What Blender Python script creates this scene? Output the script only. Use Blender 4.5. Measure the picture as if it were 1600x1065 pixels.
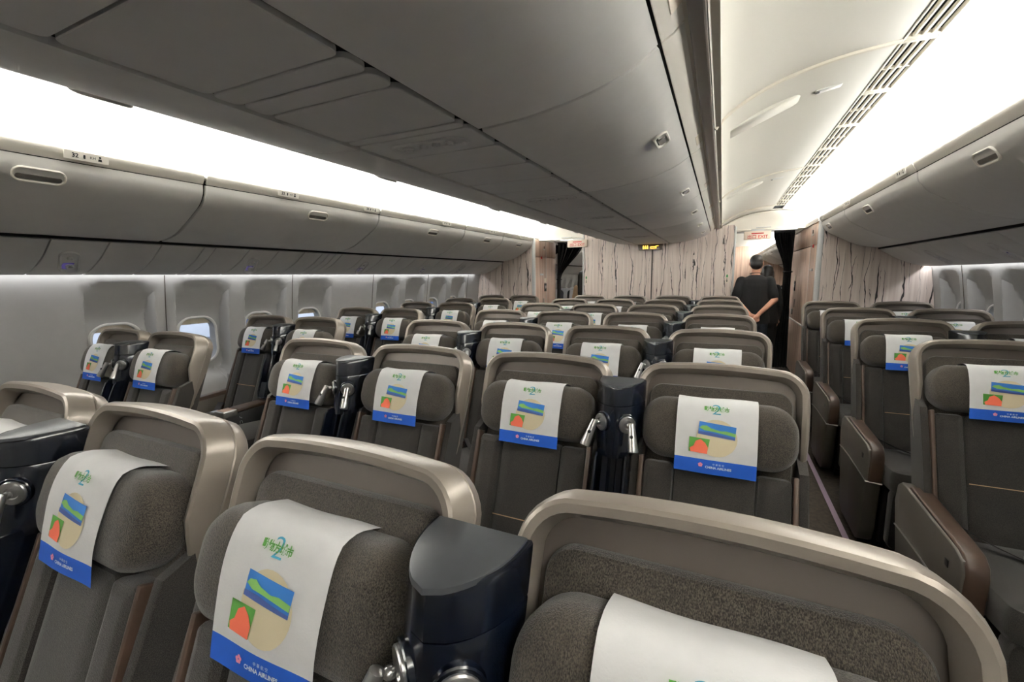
import bpy, bmesh, math, random
from math import sin, cos, tan, pi, radians
from mathutils import Vector, Matrix
random.seed(7)
for o in list(bpy.data.objects): bpy.data.objects.remove(o)
SC = bpy.context.scene
COL = SC.collection

# ------------------------------------------------------------------ camera
CAM_H = 1.48
cam = bpy.data.cameras.new('camera'); camo = bpy.data.objects.new('camera', cam); COL.objects.link(camo)
cam.sensor_width = 36; cam.lens = 15.567; cam.clip_start = .02; cam.clip_end = 300
fw = Vector((-0.42268931, 0.89490316, -0.14311565)); rt = Vector((0.90496284, 0.42527503, -0.01354255)); up = Vector((-0.04874425, 0.13523864, 0.98961331))
M = Matrix((rt, up, -fw)).transposed().to_4x4(); M.translation = (0, 0, CAM_H)
camo.matrix_world = M
SC.camera = camo
# ------------------------------------------------------------------ world, lights, exposure
SC.view_settings.view_transform = 'Standard'; SC.view_settings.look = 'None'
SC.view_settings.exposure = 0.55; SC.view_settings.gamma = 1; SC.view_settings.use_curve_mapping = False
W = bpy.data.worlds.new('world'); SC.world = W; W.use_nodes = True
bgn = W.node_tree.nodes['Background']; bgn.inputs[0].default_value = (.80, .88, 1, 1); bgn.inputs[1].default_value = 1.15

X0 = -.93          # centreline of the cabin shell
XB = -.965         # centreline of the centre stowage
def area(name, loc, sx, sy, power, color, rot, spread=180):
    l = bpy.data.lights.new(name, 'AREA'); l.shape = 'RECTANGLE'; l.size = sx; l.size_y = sy; l.energy = power; l.color = color; l.spread = radians(spread)
    o = bpy.data.objects.new(name, l); COL.objects.link(o); o.location = loc; o.rotation_euler = rot
    return o
COVE = 17.0        # watts per metre of light strip on top of the side bins
WASH = 2.0
for s in (-1, 1):
    # strips lie on top of the side bins, behind the lip, and shine up at the ceiling
    area('cove_light', (X0 + s*1.955, 2.35, 2.112), .045, 10.0, COVE*10, (.94, .97, 1), (0, pi + s*radians(8), 0), 165)
    area('cove_light', (X0 + s*1.955, 12.2, 2.112), .045, 7.4, COVE*7.4, (.94, .97, 1), (0, pi + s*radians(8), 0), 165)
    # sidewall wash strips under the service panels, shining down the wall panels
    area('wash_light', (X0 + s*2.900, 2.2, 1.556), .018, 9.0, WASH*9, (.98, .99, 1), (0, s*radians(18), 0))

# ------------------------------------------------------------------ materials
def lin(c):
    return tuple(((v/255/12.92) if v/255 <= .04045 else ((v/255+.055)/1.055)**2.4) for v in c)
def new_mat(name):
    m = bpy.data.materials.new(name); m.use_nodes = True
    return m, m.node_tree, m.node_tree.nodes['Principled BSDF']
def mat(name, rgb, rough=.5, metal=0, var=.0, scale=20, bump=0, bscale=200, stretch=(1, 1, 1), coat=0, spec=None):
    m, nt, b = new_mat(name)
    c = lin(rgb); b.inputs['Base Color'].default_value = (*c, 1); b.inputs['Roughness'].default_value = rough; b.inputs['Metallic'].default_value = metal
    if coat: b.inputs['Coat Weight'].default_value = coat; b.inputs['Coat Roughness'].default_value = .15
    if spec is not None: b.inputs['Specular IOR Level'].default_value = spec
    if var or bump:
        tc = nt.nodes.new('ShaderNodeTexCoord'); mp = nt.nodes.new('ShaderNodeMapping'); mp.inputs['Scale'].default_value = stretch
        nt.links.new(tc.outputs['Object'], mp.inputs[0])
    if var:
        n = nt.nodes.new('ShaderNodeTexNoise'); n.inputs['Scale'].default_value = scale; n.inputs['Detail'].default_value = 4
        nt.links.new(mp.outputs[0], n.inputs['Vector'])
        r = nt.nodes.new('ShaderNodeValToRGB')
        r.color_ramp.elements[0].position = .3; r.color_ramp.elements[1].position = .7
        r.color_ramp.elements[0].color = (*[v*(1-var) for v in c], 1); r.color_ramp.elements[1].color = (*[min(1, v*(1+var)) for v in c], 1)
        nt.links.new(n.outputs[0], r.inputs[0]); nt.links.new(r.outputs[0], b.inputs['Base Color'])
    if bump:
        n2 = nt.nodes.new('ShaderNodeTexNoise'); n2.inputs['Scale'].default_value = bscale; n2.inputs['Detail'].default_value = 3
        nt.links.new(mp.outputs[0], n2.inputs['Vector'])
        bp = nt.nodes.new('ShaderNodeBump'); bp.inputs['Strength'].default_value = bump; bp.inputs['Distance'].default_value = .004
        nt.links.new(n2.outputs[0], bp.inputs['Height']); nt.links.new(bp.outputs[0], b.inputs['Normal'])
    return m
def emit(name, rgb, strength):
    m, nt, b = new_mat(name); b.inputs['Base Color'].default_value = (0, 0, 0, 1)
    b.inputs['Emission Color'].default_value = (*lin(rgb), 1); b.inputs['Emission Strength'].default_value = strength
    return m
def wood(name, base, dark, cracks):
    m, nt, b = new_mat(name); N = nt.nodes.new; L = nt.links.new
    tc = N('ShaderNodeTexCoord'); b.inputs['Roughness'].default_value = .45
    mp = N('ShaderNodeMapping'); mp.inputs['Scale'].default_value = (16, 16, .55); L(tc.outputs['Object'], mp.inputs[0])
    n = N('ShaderNodeTexNoise'); n.inputs['Scale'].default_value = 1.3; n.inputs['Detail'].default_value = 6; n.inputs['Distortion'].default_value = .4; L(mp.outputs[0], n.inputs['Vector'])
    r = N('ShaderNodeValToRGB'); r.color_ramp.elements[0].position = .33; r.color_ramp.elements[1].position = .62
    r.color_ramp.elements[0].color = (*lin(dark), 1); r.color_ramp.elements[1].color = (*lin(base), 1); L(n.outputs[0], r.inputs[0])
    if not cracks:
        L(r.outputs[0], b.inputs['Base Color']); return m
    out = r.outputs[0]
    sp = N('ShaderNodeSeparateXYZ'); L(tc.outputs['Object'], sp.inputs[0])
    def math_(op, a, b_=None, c_=None):
        n_ = N('ShaderNodeMath'); n_.operation = op
        for q, v in enumerate((a, b_, c_)):
            if v is None: continue
            if isinstance(v, (int, float)): n_.inputs[q].default_value = v
            else: L(v, n_.inputs[q])
        return n_.outputs[0]
    for k, (dens, amp, w0, lo, hi) in enumerate(((7.0, 1.5, .036, .40, .66), (12.0, 1.8, .034, .46, .66), (4.2, 1.0, .030, .36, .60))):
        mp2 = N('ShaderNodeMapping'); mp2.inputs['Scale'].default_value = (dens*.8, dens*.8, 1.5); mp2.inputs['Location'].default_value = (3.1*k+.7, 1.7*k, .4*k); L(tc.outputs['Object'], mp2.inputs[0])
        n2 = N('ShaderNodeTexNoise'); n2.inputs['Scale'].default_value = 1.0; n2.inputs['Detail'].default_value = 4; L(mp2.outputs[0], n2.inputs['Vector'])
        val = math_('MULTIPLY_ADD', n2.outputs[0], amp, math_('MULTIPLY', sp.outputs[0], dens))
        fr = math_('FRACT', val); dd = math_('MINIMUM', fr, math_('SUBTRACT', 1.0, fr))
        mp3 = N('ShaderNodeMapping'); mp3.inputs['Scale'].default_value = (9, 9, 1.9); mp3.inputs['Location'].default_value = (5*k, 2, k); L(tc.outputs['Object'], mp3.inputs[0])
        n3 = N('ShaderNodeTexNoise'); n3.inputs['Scale'].default_value = 1.0; L(mp3.outputs[0], n3.inputs['Vector'])
        mr = N('ShaderNodeMapRange'); mr.inputs[1].default_value = lo; mr.inputs[2].default_value = hi; mr.inputs[3].default_value = 0; mr.inputs[4].default_value = w0; L(n3.outputs[0], mr.inputs[0])
        lt = math_('LESS_THAN', dd, mr.outputs[0])
        mx = N('ShaderNodeMix'); mx.data_type = 'RGBA'; L(lt, mx.inputs[0]); L(out, mx.inputs[6]); mx.inputs[7].default_value = (*lin((52, 44, 43)), 1)
        out = mx.outputs[2]
    L(out, b.inputs['Base Color'])
    return m
def fabric(name, rgb, rgb2, scale=420):
    m, nt, b = new_mat(name); N = nt.nodes.new; L = nt.links.new
    tc = N('ShaderNodeTexCoord'); b.inputs['Roughness'].default_value = .9; b.inputs['Specular IOR Level'].default_value = .2
    b.inputs['Sheen Weight'].default_value = .25; b.inputs['Sheen Roughness'].default_value = .5
    mp = N('ShaderNodeMapping'); mp.inputs['Scale'].default_value = (1, .6, .45); L(tc.outputs['Object'], mp.inputs[0])
    n = N('ShaderNodeTexNoise'); n.inputs['Scale'].default_value = scale; n.inputs['Detail'].default_value = 1; L(mp.outputs[0], n.inputs['Vector'])
    n2 = N('ShaderNodeTexNoise'); n2.inputs['Scale'].default_value = 9; L(tc.outputs['Object'], n2.inputs['Vector'])
    ad = N('ShaderNodeMath'); ad.operation = 'MULTIPLY_ADD'; ad.inputs[1].default_value = .3; L(n2.outputs[0], ad.inputs[0]); L(n.outputs[0], ad.inputs[2])
    r = N('ShaderNodeValToRGB'); r.color_ramp.elements[0].position = .5; r.color_ramp.elements[1].position = .82
    r.color_ramp.elements[0].color = (*lin(rgb), 1); r.color_ramp.elements[1].color = (*lin(rgb2), 1); L(ad.outputs[0], r.inputs[0]); L(r.outputs[0], b.inputs['Base Color'])
    bp = N('ShaderNodeBump'); bp.inputs['Strength'].default_value = .5; bp.inputs['Distance'].default_value = .003; L(n.outputs[0], bp.inputs['Height']); L(bp.outputs[0], b.inputs['Normal'])
    return m
def glass(name):
    m, nt, b = new_mat(name); b.inputs['Base Color'].default_value = (.95, .97, 1, 1); b.inputs['Roughness'].default_value = .02
    b.inputs['Transmission Weight'].default_value = 1; b.inputs['IOR'].default_value = 1.02
    return m
MT = dict(
    fabric=fabric('seat_fabric', (36, 34, 32), (66, 61, 57), 1000),
    fabric2=fabric('pad_fabric', (38, 34, 31), (82, 75, 67), 800),
    shell=mat('taupe_shell', (140, 131, 122), .34, .35, .05, 6, .03, 500),
    shell_in=mat('taupe_recess_shaded', (92, 84, 78), .42, .3),  # dark taupe, deepened to put the recess shade into the colour
    brown=mat('brown_leather', (76, 59, 49), .35, 0, .12, 30, .05, 300),
    panel=mat('arm_panel', (104, 98, 91), .42, .3, .04, 8),
    silver=mat('brushed_silver', (200, 198, 194), .28, .9),
    chrome=mat('satin_lamp', (186, 185, 184), .28, .92),
    black=mat('divider_black', (8, 14, 26), .2, 0, coat=.6),
    blacktop=mat('divider_top', (58, 60, 63), .42, .1, .05, 60, .06, 700),
    latch=mat('latch_grey', (104, 101, 98), .4),
    dark=mat('dark_plastic', (22, 22, 23), .5),
    void=mat('gap_black', (8, 8, 8), .8),
    stitch=mat('tan_piping', (196, 158, 122), .7),
    belt=mat('belt_webbing', (58, 56, 56), .6, 0, .1, 200),
    cloth=mat('white_cover', (232, 231, 232), .85, 0, .035, 22, .12, 300),
    blue=mat('blue_print', (16, 84, 190), .75, 0, .03, 60),
    p_green=mat('print_green', (84, 150, 62), .8), p_blue=mat('print_blue', (50, 118, 196), .8), p_sky=mat('print_title_blue', (70, 158, 190), .8), p_cream=mat('print_cream', (222, 208, 176), .8),
    p_field=mat('print_field', (128, 184, 96), .8), p_coral=mat('print_coral', (238, 112, 84), .8), p_river=mat('print_river', (64, 84, 150), .8), p_pink=mat('print_pink', (246, 150, 176), .8), p_white=mat('print_white', (240, 240, 244), .8),
    bin=mat('bin_grey', (229, 227, 224), .55, 0, .02, 12, .05, 600),
    lip=mat('bin_lip_cream', (248, 243, 234), .5),
    psu=mat('service_panel', (218, 216, 214), .6, 0, .02, 12, .04, 600),
    ceil=mat('ceiling_cream', (232, 228, 218), .6),
    rib=mat('ceiling_rib_cream', (226, 219, 204), .5),
    wall=mat('sidewall_panel', (166, 165, 163), .6, 0, .025, 14, .04, 500),
    bezel=mat('window_bezel', (226, 224, 220), .4),
    shade=mat('window_shade', (206, 194, 176), .6),
    glass=glass('window_glass'),
    carpet=mat('aisle_carpet', (62, 54, 46), .95, 0, .45, 38, .5, 400),
    strip=mat('floor_path_strip', (172, 150, 172), .5),
    wood=wood('streaked_wood', (236, 223, 215), (212, 195, 186), True),
    wood2=wood('pink_wood', (208, 180, 162), (168, 138, 122), False),
    post=mat('grey_post', (196, 196, 196), .4, .1),
    curtain=mat('black_curtain', (20, 20, 21), .85, 0, .2, 40),
    skin=mat('skin', (214, 158, 132), .55, 0, .06, 14), tee=mat('black_tee', (17, 17, 19), .9, 0, .25, 12, .2, 60), jeans=mat('dark_jeans', (38, 48, 60), .85, 0, .3, 25, .2, 200),
    hair=mat('black_hair', (20, 17, 17), .45, 0, .3, 60, .5, 160, (1, 1, .12)), beige=mat('beige_knit', (212, 184, 152), .85, 0, .08, 30, .2, 200), blackdress=mat('black_dress', (22, 21, 22), .85, 0, .2, 20),
    shoe=mat('dark_shoe', (24, 22, 22), .5), eye=mat('eye_dark', (24, 18, 16), .2), lips=mat('lips', (178, 100, 92), .5),
    sign=mat('sign_cream', (228, 216, 200), .5), red=mat('sign_red', (186, 34, 30), .5), signgreen=mat('sign_green', (40, 140, 70), .5), ink=mat('ink_black', (26, 26, 28), .6),
    violet=emit('violet_mood_tint', (96, 84, 150), .35),  # weak violet glow added to tint the slots like mood lighting
    amber=emit('amber_lit', (255, 190, 70), 3.0), smoke=mat('sign_smoke', (112, 106, 102), .25),
    eseat=mat('economy_fabric', (44, 46, 54), .9, 0, .15, 80), ecover=mat('economy_cover', (222, 224, 230), .8), orange=mat('orange_box', (206, 120, 76), .6),
    term=mat('terminal_wall', (236, 239, 246), .6, 0, .03, 3), termgap=mat('terminal_gap', (150, 162, 184), .6), termcol=mat('terminal_column', (92, 110, 146), .5), tarmac=mat('tarmac', (190, 190, 188), .9),
)

# ------------------------------------------------------------------ helpers
def link_obj(name, me, parent=None, material=None, smooth=True):
    if material is not None and not me.materials: me.materials.append(MT[material] if isinstance(material, str) else material)
    if smooth:
        for p in me.polygons: p.use_smooth = True
        try: me.set_sharp_from_angle(angle=radians(38))
        except Exception: pass
    o = bpy.data.objects.new(name, me); COL.objects.link(o)
    if parent is not None: o.parent = parent
    return o
def mesh(name, verts, faces, material=None, parent=None, smooth=True):
    me = bpy.data.meshes.new(name); me.from_pydata([tuple(v) for v in verts], [], faces); me.validate()
    bm = bmesh.new(); bm.from_mesh(me); bmesh.ops.recalc_face_normals(bm, faces=bm.faces); bm.to_mesh(me); bm.free()
    return link_obj(name, me, parent, material, smooth)
def empty(name, loc=(0, 0, 0), rz=0):
    o = bpy.data.objects.new(name, None); COL.objects.link(o); o.location = loc; o.rotation_euler = (0, 0, rz); o.empty_display_size = .1
    return o
def tag(o, label, cat, group=None, kind=None):
    o['label'] = label; o['category'] = cat
    if group: o['group'] = group
    if kind: o['kind'] = kind
    return o
def copy_tree(o, parent=None):
    c = o.copy(); COL.objects.link(c); c.parent = parent
    for ch in o.children: copy_tree(ch, c)
    return c
def rr(ha, hb, r, n=5):
    r = max(min(r, ha-1e-4, hb-1e-4), 1e-4); out = []
    for cx, cy, a0 in ((ha-r, hb-r, 0), (-(ha-r), hb-r, pi/2), (-(ha-r), -(hb-r), pi), (ha-r, -(hb-r), 1.5*pi)):
        for k in range(n+1):
            a = a0 + k*pi/2/n; out.append((cx+r*cos(a), cy+r*sin(a)))
    return out
def loft_data(rings, cap0=True, cap1=True, closed=True):
    V = [p for r in rings for p in r]; n = len(rings[0]); F = []
    for i in range(len(rings)-1):
        for j in range(n if closed else n-1):
            k = (j+1) % n
            F.append((i*n+j, i*n+k, (i+1)*n+k, (i+1)*n+j))
    if cap0: F.append(tuple(range(n)))
    if cap1: F.append(tuple(range((len(rings)-1)*n, len(rings)*n)))
    return V, F
def loft(name, rings, material, parent=None, cap0=True, cap1=True, closed=True, smooth=True):
    V, F = loft_data(rings, cap0, cap1, closed)
    return mesh(name, V, F, material, parent, smooth)
ID = lambda a, b, c: (a, b, c)
def cush(name, T, ca, cb, ha, hb, r, prof, material, parent=None, n=5):
    """rounded-rectangle cushion: prof is a list of (inset, height)"""
    rings = [[T(ca+x, cb+y, h) for x, y in rr(ha-i, hb-i, max(r-i, .003), n)] for i, h in prof]
    return loft(name, rings, material, parent)
def soft(n0, n1, q, dome=0, din=.06):
    p = [(q, n0), (q*.3, n0+q*.3), (0, n0+q), (0, n1-q), (q*.3, n1-q*.3), (q, n1)]
    if dome: p += [(din*.5+q, n1+dome*.7), (din+q, n1+dome)]
    return p
def rbox(name, x0, x1, y0, y1, z0, z1, q, material, parent=None, T=ID, n=3):
    ha, hb = (x1-x0)/2, (y1-y0)/2
    return cush(name, T, (x0+x1)/2, (y0+y1)/2, ha, hb, q, [(q, z0), (q*.3, z0+q*.3), (0, z0+q), (0, z1-q), (q*.3, z1-q*.3), (q, z1)], material, parent, n)
def frame_from(d):
    d = Vector(d).normalized(); a = Vector((0, 0, 1)) if abs(d.z) < .9 else Vector((1, 0, 0))
    u = d.cross(a).normalized(); v = d.cross(u); return u, v
def tube_data(pts, radii, n=10):
    pts = [Vector(p) for p in pts]
    if not hasattr(radii, '__len__'): radii = [radii]*len(pts)
    rings = []; u = None
    for i, p in enumerate(pts):
        d = (pts[min(i+1, len(pts)-1)] - pts[max(i-1, 0)]).normalized()
        if u is None: u, v = frame_from(d)
        else:
            u = (u - d*u.dot(d)).normalized(); v = d.cross(u)
        rings.append([p + (u*cos(2*pi*k/n) + v*sin(2*pi*k/n))*radii[i] for k in range(n)])
    return rings
def tube(name, pts, radii, material, parent=None, n=10):
    return loft(name, tube_data(pts, radii, n), material, parent)
def joined(name, datas, material, parent=None, smooth=True):
    V = []; F = []
    for v, f in datas:
        b = len(V); V += list(v); F += [tuple(i+b for i in q) for q in f]
    return mesh(name, V, F, material, parent, smooth)
_tc = {}
def text_data(s, size, align='CENTER', bold=0.0, sx=1.0):
    key = (s, size, align, bold, sx)
    if key in _tc: return _tc[key]
    c = bpy.data.curves.new('t', 'FONT'); c.body = s; c.size = size; c.align_x = align; c.align_y = 'CENTER'; c.resolution_u = 3; c.offset = bold
    o = bpy.data.objects.new('t', c); COL.objects.link(o)
    me = bpy.data.meshes.new_from_object(o.evaluated_get(bpy.context.evaluated_depsgraph_get()))
    bm = bmesh.new(); bm.from_mesh(me); bmesh.ops.remove_doubles(bm, verts=bm.verts, dist=1e-6); bm.verts.index_update()
    V = [(v.co.x*sx, v.co.y) for v in bm.verts]; F = [tuple(v.index for v in f.verts) for f in bm.faces]; bm.free()
    bpy.data.objects.remove(o); bpy.data.curves.remove(c); bpy.data.meshes.remove(me)
    _tc[key] = (V, F); return V, F
def text(name, s, size, T, material, parent=None, align='CENTER', bold=0.0, off=(0, 0), sx=1.0):
    V, F = text_data(s, size, align, bold, sx)
    return mesh(name, [T(a+off[0], b+off[1], 0) for a, b in V], F, material, parent, smooth=False)

def profile_solid(name, prof, thick, y0, y1, material, parent=None, edge=.0, ny=1):
    """solid swept along Y from an open (x,z) profile; thickness goes to the profile's left side"""
    n = len(prof); nor = []
    for i in range(n):
        a = Vector(prof[max(i-1, 0)]); b = Vector(prof[min(i+1, n-1)]); d = (b-a).normalized(); nor.append(Vector((-d.y, d.x)))
    sg = 1 if thick > 0 else -1
    def ring(y, e):
        o = [Vector(p) + nor[i]*e*sg for i, p in enumerate(prof)]
        if e:
            o[0] = o[0] + (Vector(prof[1])-Vector(prof[0])).normalized()*e; o[-1] = o[-1] - (Vector(prof[-1])-Vector(prof[-2])).normalized()*e
        q = [Vector(p) + nor[i]*thick for i, p in enumerate(prof)]
        return [(p.x, y, p.y) for p in o] + [(p.x, y, p.y) for p in reversed(q)]
    ys = [(y0, edge), (y0+edge*.4, edge*.25), (y0+edge, 0)] if edge else [(y0, 0)]
    ys += [(y0 + (y1-y0)*k/ny, 0) for k in range(1, ny)]
    ys += [(y1-edge, 0), (y1-edge*.4, edge*.25), (y1, edge)] if edge else [(y1, 0)]
    return loft(name, [ring(y, e) for y, e in ys], material, parent)
def smooth_prof(pts, k=4):
    """Catmull-Rom through the points"""
    out = []; P = [Vector(p) for p in pts]; P = [P[0]*2-P[1]] + P + [P[-1]*2-P[-2]]
    for i in range(1, len(P)-2):
        for j in range(k):
            t = j/k; a, b, c, d = P[i-1:i+3]
            q = .5*((2*b)+(c-a)*t+(2*a-5*b+4*c-d)*t*t+(3*b-a-3*c+d)*t**3); out.append((q.x, q.y))
    out.append(tuple(pts[-1])); return out
def S(d, s, xc=X0): return xc + s*d

# ================================================================== SHELL OF THE CABIN
YF, YE = -2.6, 16.0
fl = mesh('floor', *loft_data([[(X0-3.2, YF-.1, z), (X0+3.2, YF-.1, z), (X0+3.2, YE+.1, z), (X0-3.2, YE+.1, z)] for z in (-.05, 0)]), 'carpet', smooth=False)
tag(fl, 'dark brown mottled carpet floor of the aisles', 'floor', kind='structure')
st = rbox('path_strip', .685, .715, -2, 8.2, .0, .004, .0015, 'strip', fl); st['label'] = 'pale mauve floor path strip along the right aisle'

CE = [(.868, 2.112), (.885, 2.132), (.95, 2.19), (1.1, 2.265), (1.3, 2.315), (1.495, 2.335)]
CE2 = [(1.61, 2.335), (1.75, 2.312), (1.88, 2.265), (1.96, 2.2), (1.985, 2.14), (2.0, 2.085)]
RIBS = [-2.12, .06, 2.25, 4.44, 6.63]
for s in (-1, 1):
    ceil = empty('ceiling'); tag(ceil, f'cream arched ceiling panels over the {"left" if s < 0 else "right"} aisle', 'ceiling', kind='structure')
    inner = [(S(d, s), z) for d, z in smooth_prof(CE)]; outer = [(S(d, s), z) for d, z in smooth_prof(CE2)]
    th = .02*(1 if s > 0 else -1)
    edges = [YF] + RIBS[1:] + [7.16]
    for a, b in zip(edges[:-1], edges[1:]):
        profile_solid('ceiling_panel', inner, th, a+.004, b-.004, 'ceil', ceil, .004)
        profile_solid('cove_panel', outer, th, a+.002, b-.002, 'ceil', ceil)
    for y in RIBS[1:]:
        tube('ceiling_rib', [(x, y, z-.001) for x, z in inner], .011, 'rib', ceil, 8)
    profile_solid('ceiling_panel', inner, th, 7.2, YE, 'ceil', ceil); profile_solid('cove_panel', outer, th, 7.2, YE, 'ceil', ceil)
    # closing strip above the vents
    rbox('vent_tray', min(S(1.47, s), S(1.63, s)), max(S(1.47, s), S(1.63, s)), YF, 7.1, 2.352, 2.372, .002, 'void' if s > 0 else 'ceil', ceil)
    rbox('vent_cover', min(S(1.62, s), S(1.485, s)), max(S(1.62, s), S(1.485, s)), 7.1, YE, 2.333, 2.345, .002, 'ceil', ceil)
    if s < 0: rbox('vent_cover', S(1.62, s), S(1.485, s), YF, 7.1, 2.333, 2.345, .002, 'ceil', ceil)
    rbox('edge_rail', min(S(.866, s), XB+s*(.828 if s < 0 else .856)), max(S(.866, s), XB+s*(.828 if s < 0 else .856)), YF, 7.16, 2.108, 2.132, .008, 'shell', ceil)
    # raised access plates on the inner panel
    if s > 0:
        for y in (2.62, 4.75):
            def T(a, b, c, s=s):
                d = 1.05 + b; z = 2.245 + b*.42
                return (S(d, s)+c*.35, y+a, z - c)
            cush('access_plate', T, 0, 0, .075, .17, .04, [(0, -.01), (0, .012), (.006, .016)], 'ceil', ceil)
            def T2(a, b, c, s=s): return (S(1.33+b, s), y-.02+a, 2.319+b*.18-c)
            cush('indicator_plate', T2, 0, 0, .022, .05, .004, [(0, -.01), (0, .004), (.003, .006)], 'bezel', ceil)
            cush('indicator_lens', T2, 0, -.04, .010, .007, .003, [(0, 0), (0, .007), (.003, .008)], 'dark', ceil)
ceil = empty('trim_11'); tag(ceil, 'added dark sheets above the ceiling and bins that block sky light', 'trim', kind='structure')  # unseen sheets added so no sky light leaks in from above
rbox('roof_light_block', X0-3.2, X0+3.2, YF, YE, 2.43, 2.45, .002, 'void', ceil)
for s in (-1, 1): rbox('side_light_block', min(S(3.12, s), S(3.16, s)), max(S(3.12, s), S(3.16, s)), YF, YE, 1.5, 2.44, .002, 'void', ceil)
# vent grilles along the right aisle ceiling
vb = [-.45, .08, .62, 1.16, 1.7, 2.26, 2.80, 3.34, 3.88, 4.4, 4.84, 5.36, 5.86, 6.3, 6.72]
for k in range(len(vb)-1):
    g = empty('ceiling_vent', (S(1.5525, 1), (vb[k]+vb[k+1])/2, 2.335)); h = (vb[k+1]-vb[k])/2 - .003
    xs = [-.0575, -.034, -.0115, .0115, .034, .0575]
    for sx, w in ((-.0535, .005), (.0535, .005)):
        rbox('frame_rail', sx-w, sx+w, -h, h, -.003, .015, .002, 'rib', g)
    for sy in (-h+.011, h-.011):
        rbox('frame_end', -.049, .049, sy-.010, sy+.010, -.003, .015, .002, 'rib', g)
    for sx in (-.0275, 0, .0275):
        rbox('slat', sx-.0055, sx+.0055, -h+.02, h-.02, -.001, .013, .002, 'rib', g)
    rbox('cross_bar', -.049, .049, -.004, .004, .0, .012, .002, 'rib', g)
    w = ['nearest', 'second', 'third', 'fourth', 'fifth', 'sixth', 'seventh', 'eighth', 'ninth', 'tenth', 'eleventh', 'twelfth', 'thirteenth', 'fourteenth'][k]
    tag(g, f'slatted cream air vent in the right aisle ceiling, {w} from the camera', 'vent', 'ceiling vents over the right aisle')

# side walls
WALLP = [(2.93, 1.56), (2.948, 1.45), (2.985, 1.2), (3.005, 1.0), (3.005, .75), (2.96, .45), (2.88, .15), (2.82, 0)]
WP = smooth_prof(WALLP, 6)
def wall_d(z):
    for a, b in zip(WP[:-1], WP[1:]):
        if b[1] <= z <= a[1]: return a[0] + (b[0]-a[0])*((a[1]-z)/(a[1]-b[1]+1e-9))
    return WP[0][0] if z > 1 else WP[-1][0]
WZ = .985; WHY, WHZ, WR = .152, .195, .11       # window opening centre height, half sizes, corner radius
def sdf(y, z, hy, hz, r):
    qx, qy = abs(y)-hy+r, abs(z)-hz+r
    return math.hypot(max(qx, 0), max(qy, 0)) + min(max(qx, qy), 0) - r
def sstep(t): t = max(0, min(1, t)); return t*t*(3-2*t)
def recess(y, z):
    """depth of the scooped window reveal; y from the window axis"""
    sd = sdf(y, z-1.07, .212, .40, .10)          # reveal from .67 to 1.47 high
    edge = sstep(-sd/.024)
    slope = .032 + .075*sstep((1.47-z)/.28)
    return edge*slope
def window_cell(s, yc, hw, parent):
    zs0, zs1 = 0.0, 1.56; NB = 72; rings = []
    def outer(k):
        # perimeter point of the cell rectangle
        t = k/NB; per = [(hw, WZ), (hw, zs1), (-hw, zs1), (-hw, zs0), (hw, zs0), (hw, WZ)]
        a = 2*pi*t; dx, dz = cos(a), sin(a)
        m = 1e9
        if dx > 1e-6: m = min(m, hw/dx)
        if dx < -1e-6: m = min(m, -hw/dx)
        if dz > 1e-6: m = min(m, (zs1-WZ)/dz)
        if dz < -1e-6: m = min(m, (WZ-zs0)/-dz)
        return dx*m, dz*m
    # snap nearest samples to the cell corners so neighbours meet
    corners = [(hw, zs1-WZ), (-hw, zs1-WZ), (-hw, zs0-WZ), (hw, zs0-WZ)]
    ang = [math.atan2(c[1], c[0]) % (2*pi) for c in corners]
    angs = [2*pi*k/NB for k in range(NB)]
    for a in ang:
        i = min(range(NB), key=lambda i: abs(angs[i]-a)); angs[i] = a
    def out(a):
        dx, dz = cos(a), sin(a); m = 1e9
        if abs(dx) > 1e-9: m = min(m, hw/abs(dx))
        if dz > 1e-9: m = min(m, (zs1-WZ)/dz)
        if dz < -1e-9: m = min(m, (WZ-zs0)/-dz)
        return dx*m, dz*m
    def inn(a):
        lo, hi = 0, .6
        for _ in range(30):
            mid = (lo+hi)/2
            if sdf(cos(a)*mid, sin(a)*mid, WHY, WHZ, WR) < 0: lo = mid
            else: hi = mid
        return cos(a)*lo, sin(a)*lo
    ts = [0, .03, .08, .14, .2, .26, .31, .35, .39, .43, .47, .51, .56, .62, .7, .8, .9, 1]
    O = [out(a) for a in angs]; I = [inn(a) for a in angs]
    for t in ts:
        R = []
        for (ox, oz), (ix, iz) in zip(O, I):
            y, z = ix+(ox-ix)*t, WZ+iz+(oz-iz)*t
            R.append((S(wall_d(z)+recess(y, z), s), yc+y, z))
        rings.append(R)
    # outward reveal of the opening
    inner = [[(S(wall_d(WZ+iz)+recess(ix, WZ+iz)+dp, s), yc+ix*f, WZ+iz*f) for ix, iz in I] for dp, f in ((.07, .93), (.02, .97))]
    return loft('window_wall_panel', inner + rings, 'wall', parent, False, False)
def blank_cell(s, y0, y1, parent):
    V = [[(S(d, s), y, z) for d, z in WP] for y in (y0, y1)]
    return loft('wall_panel', V, 'wall', parent, False, False, closed=False)
nwin = 0
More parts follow.
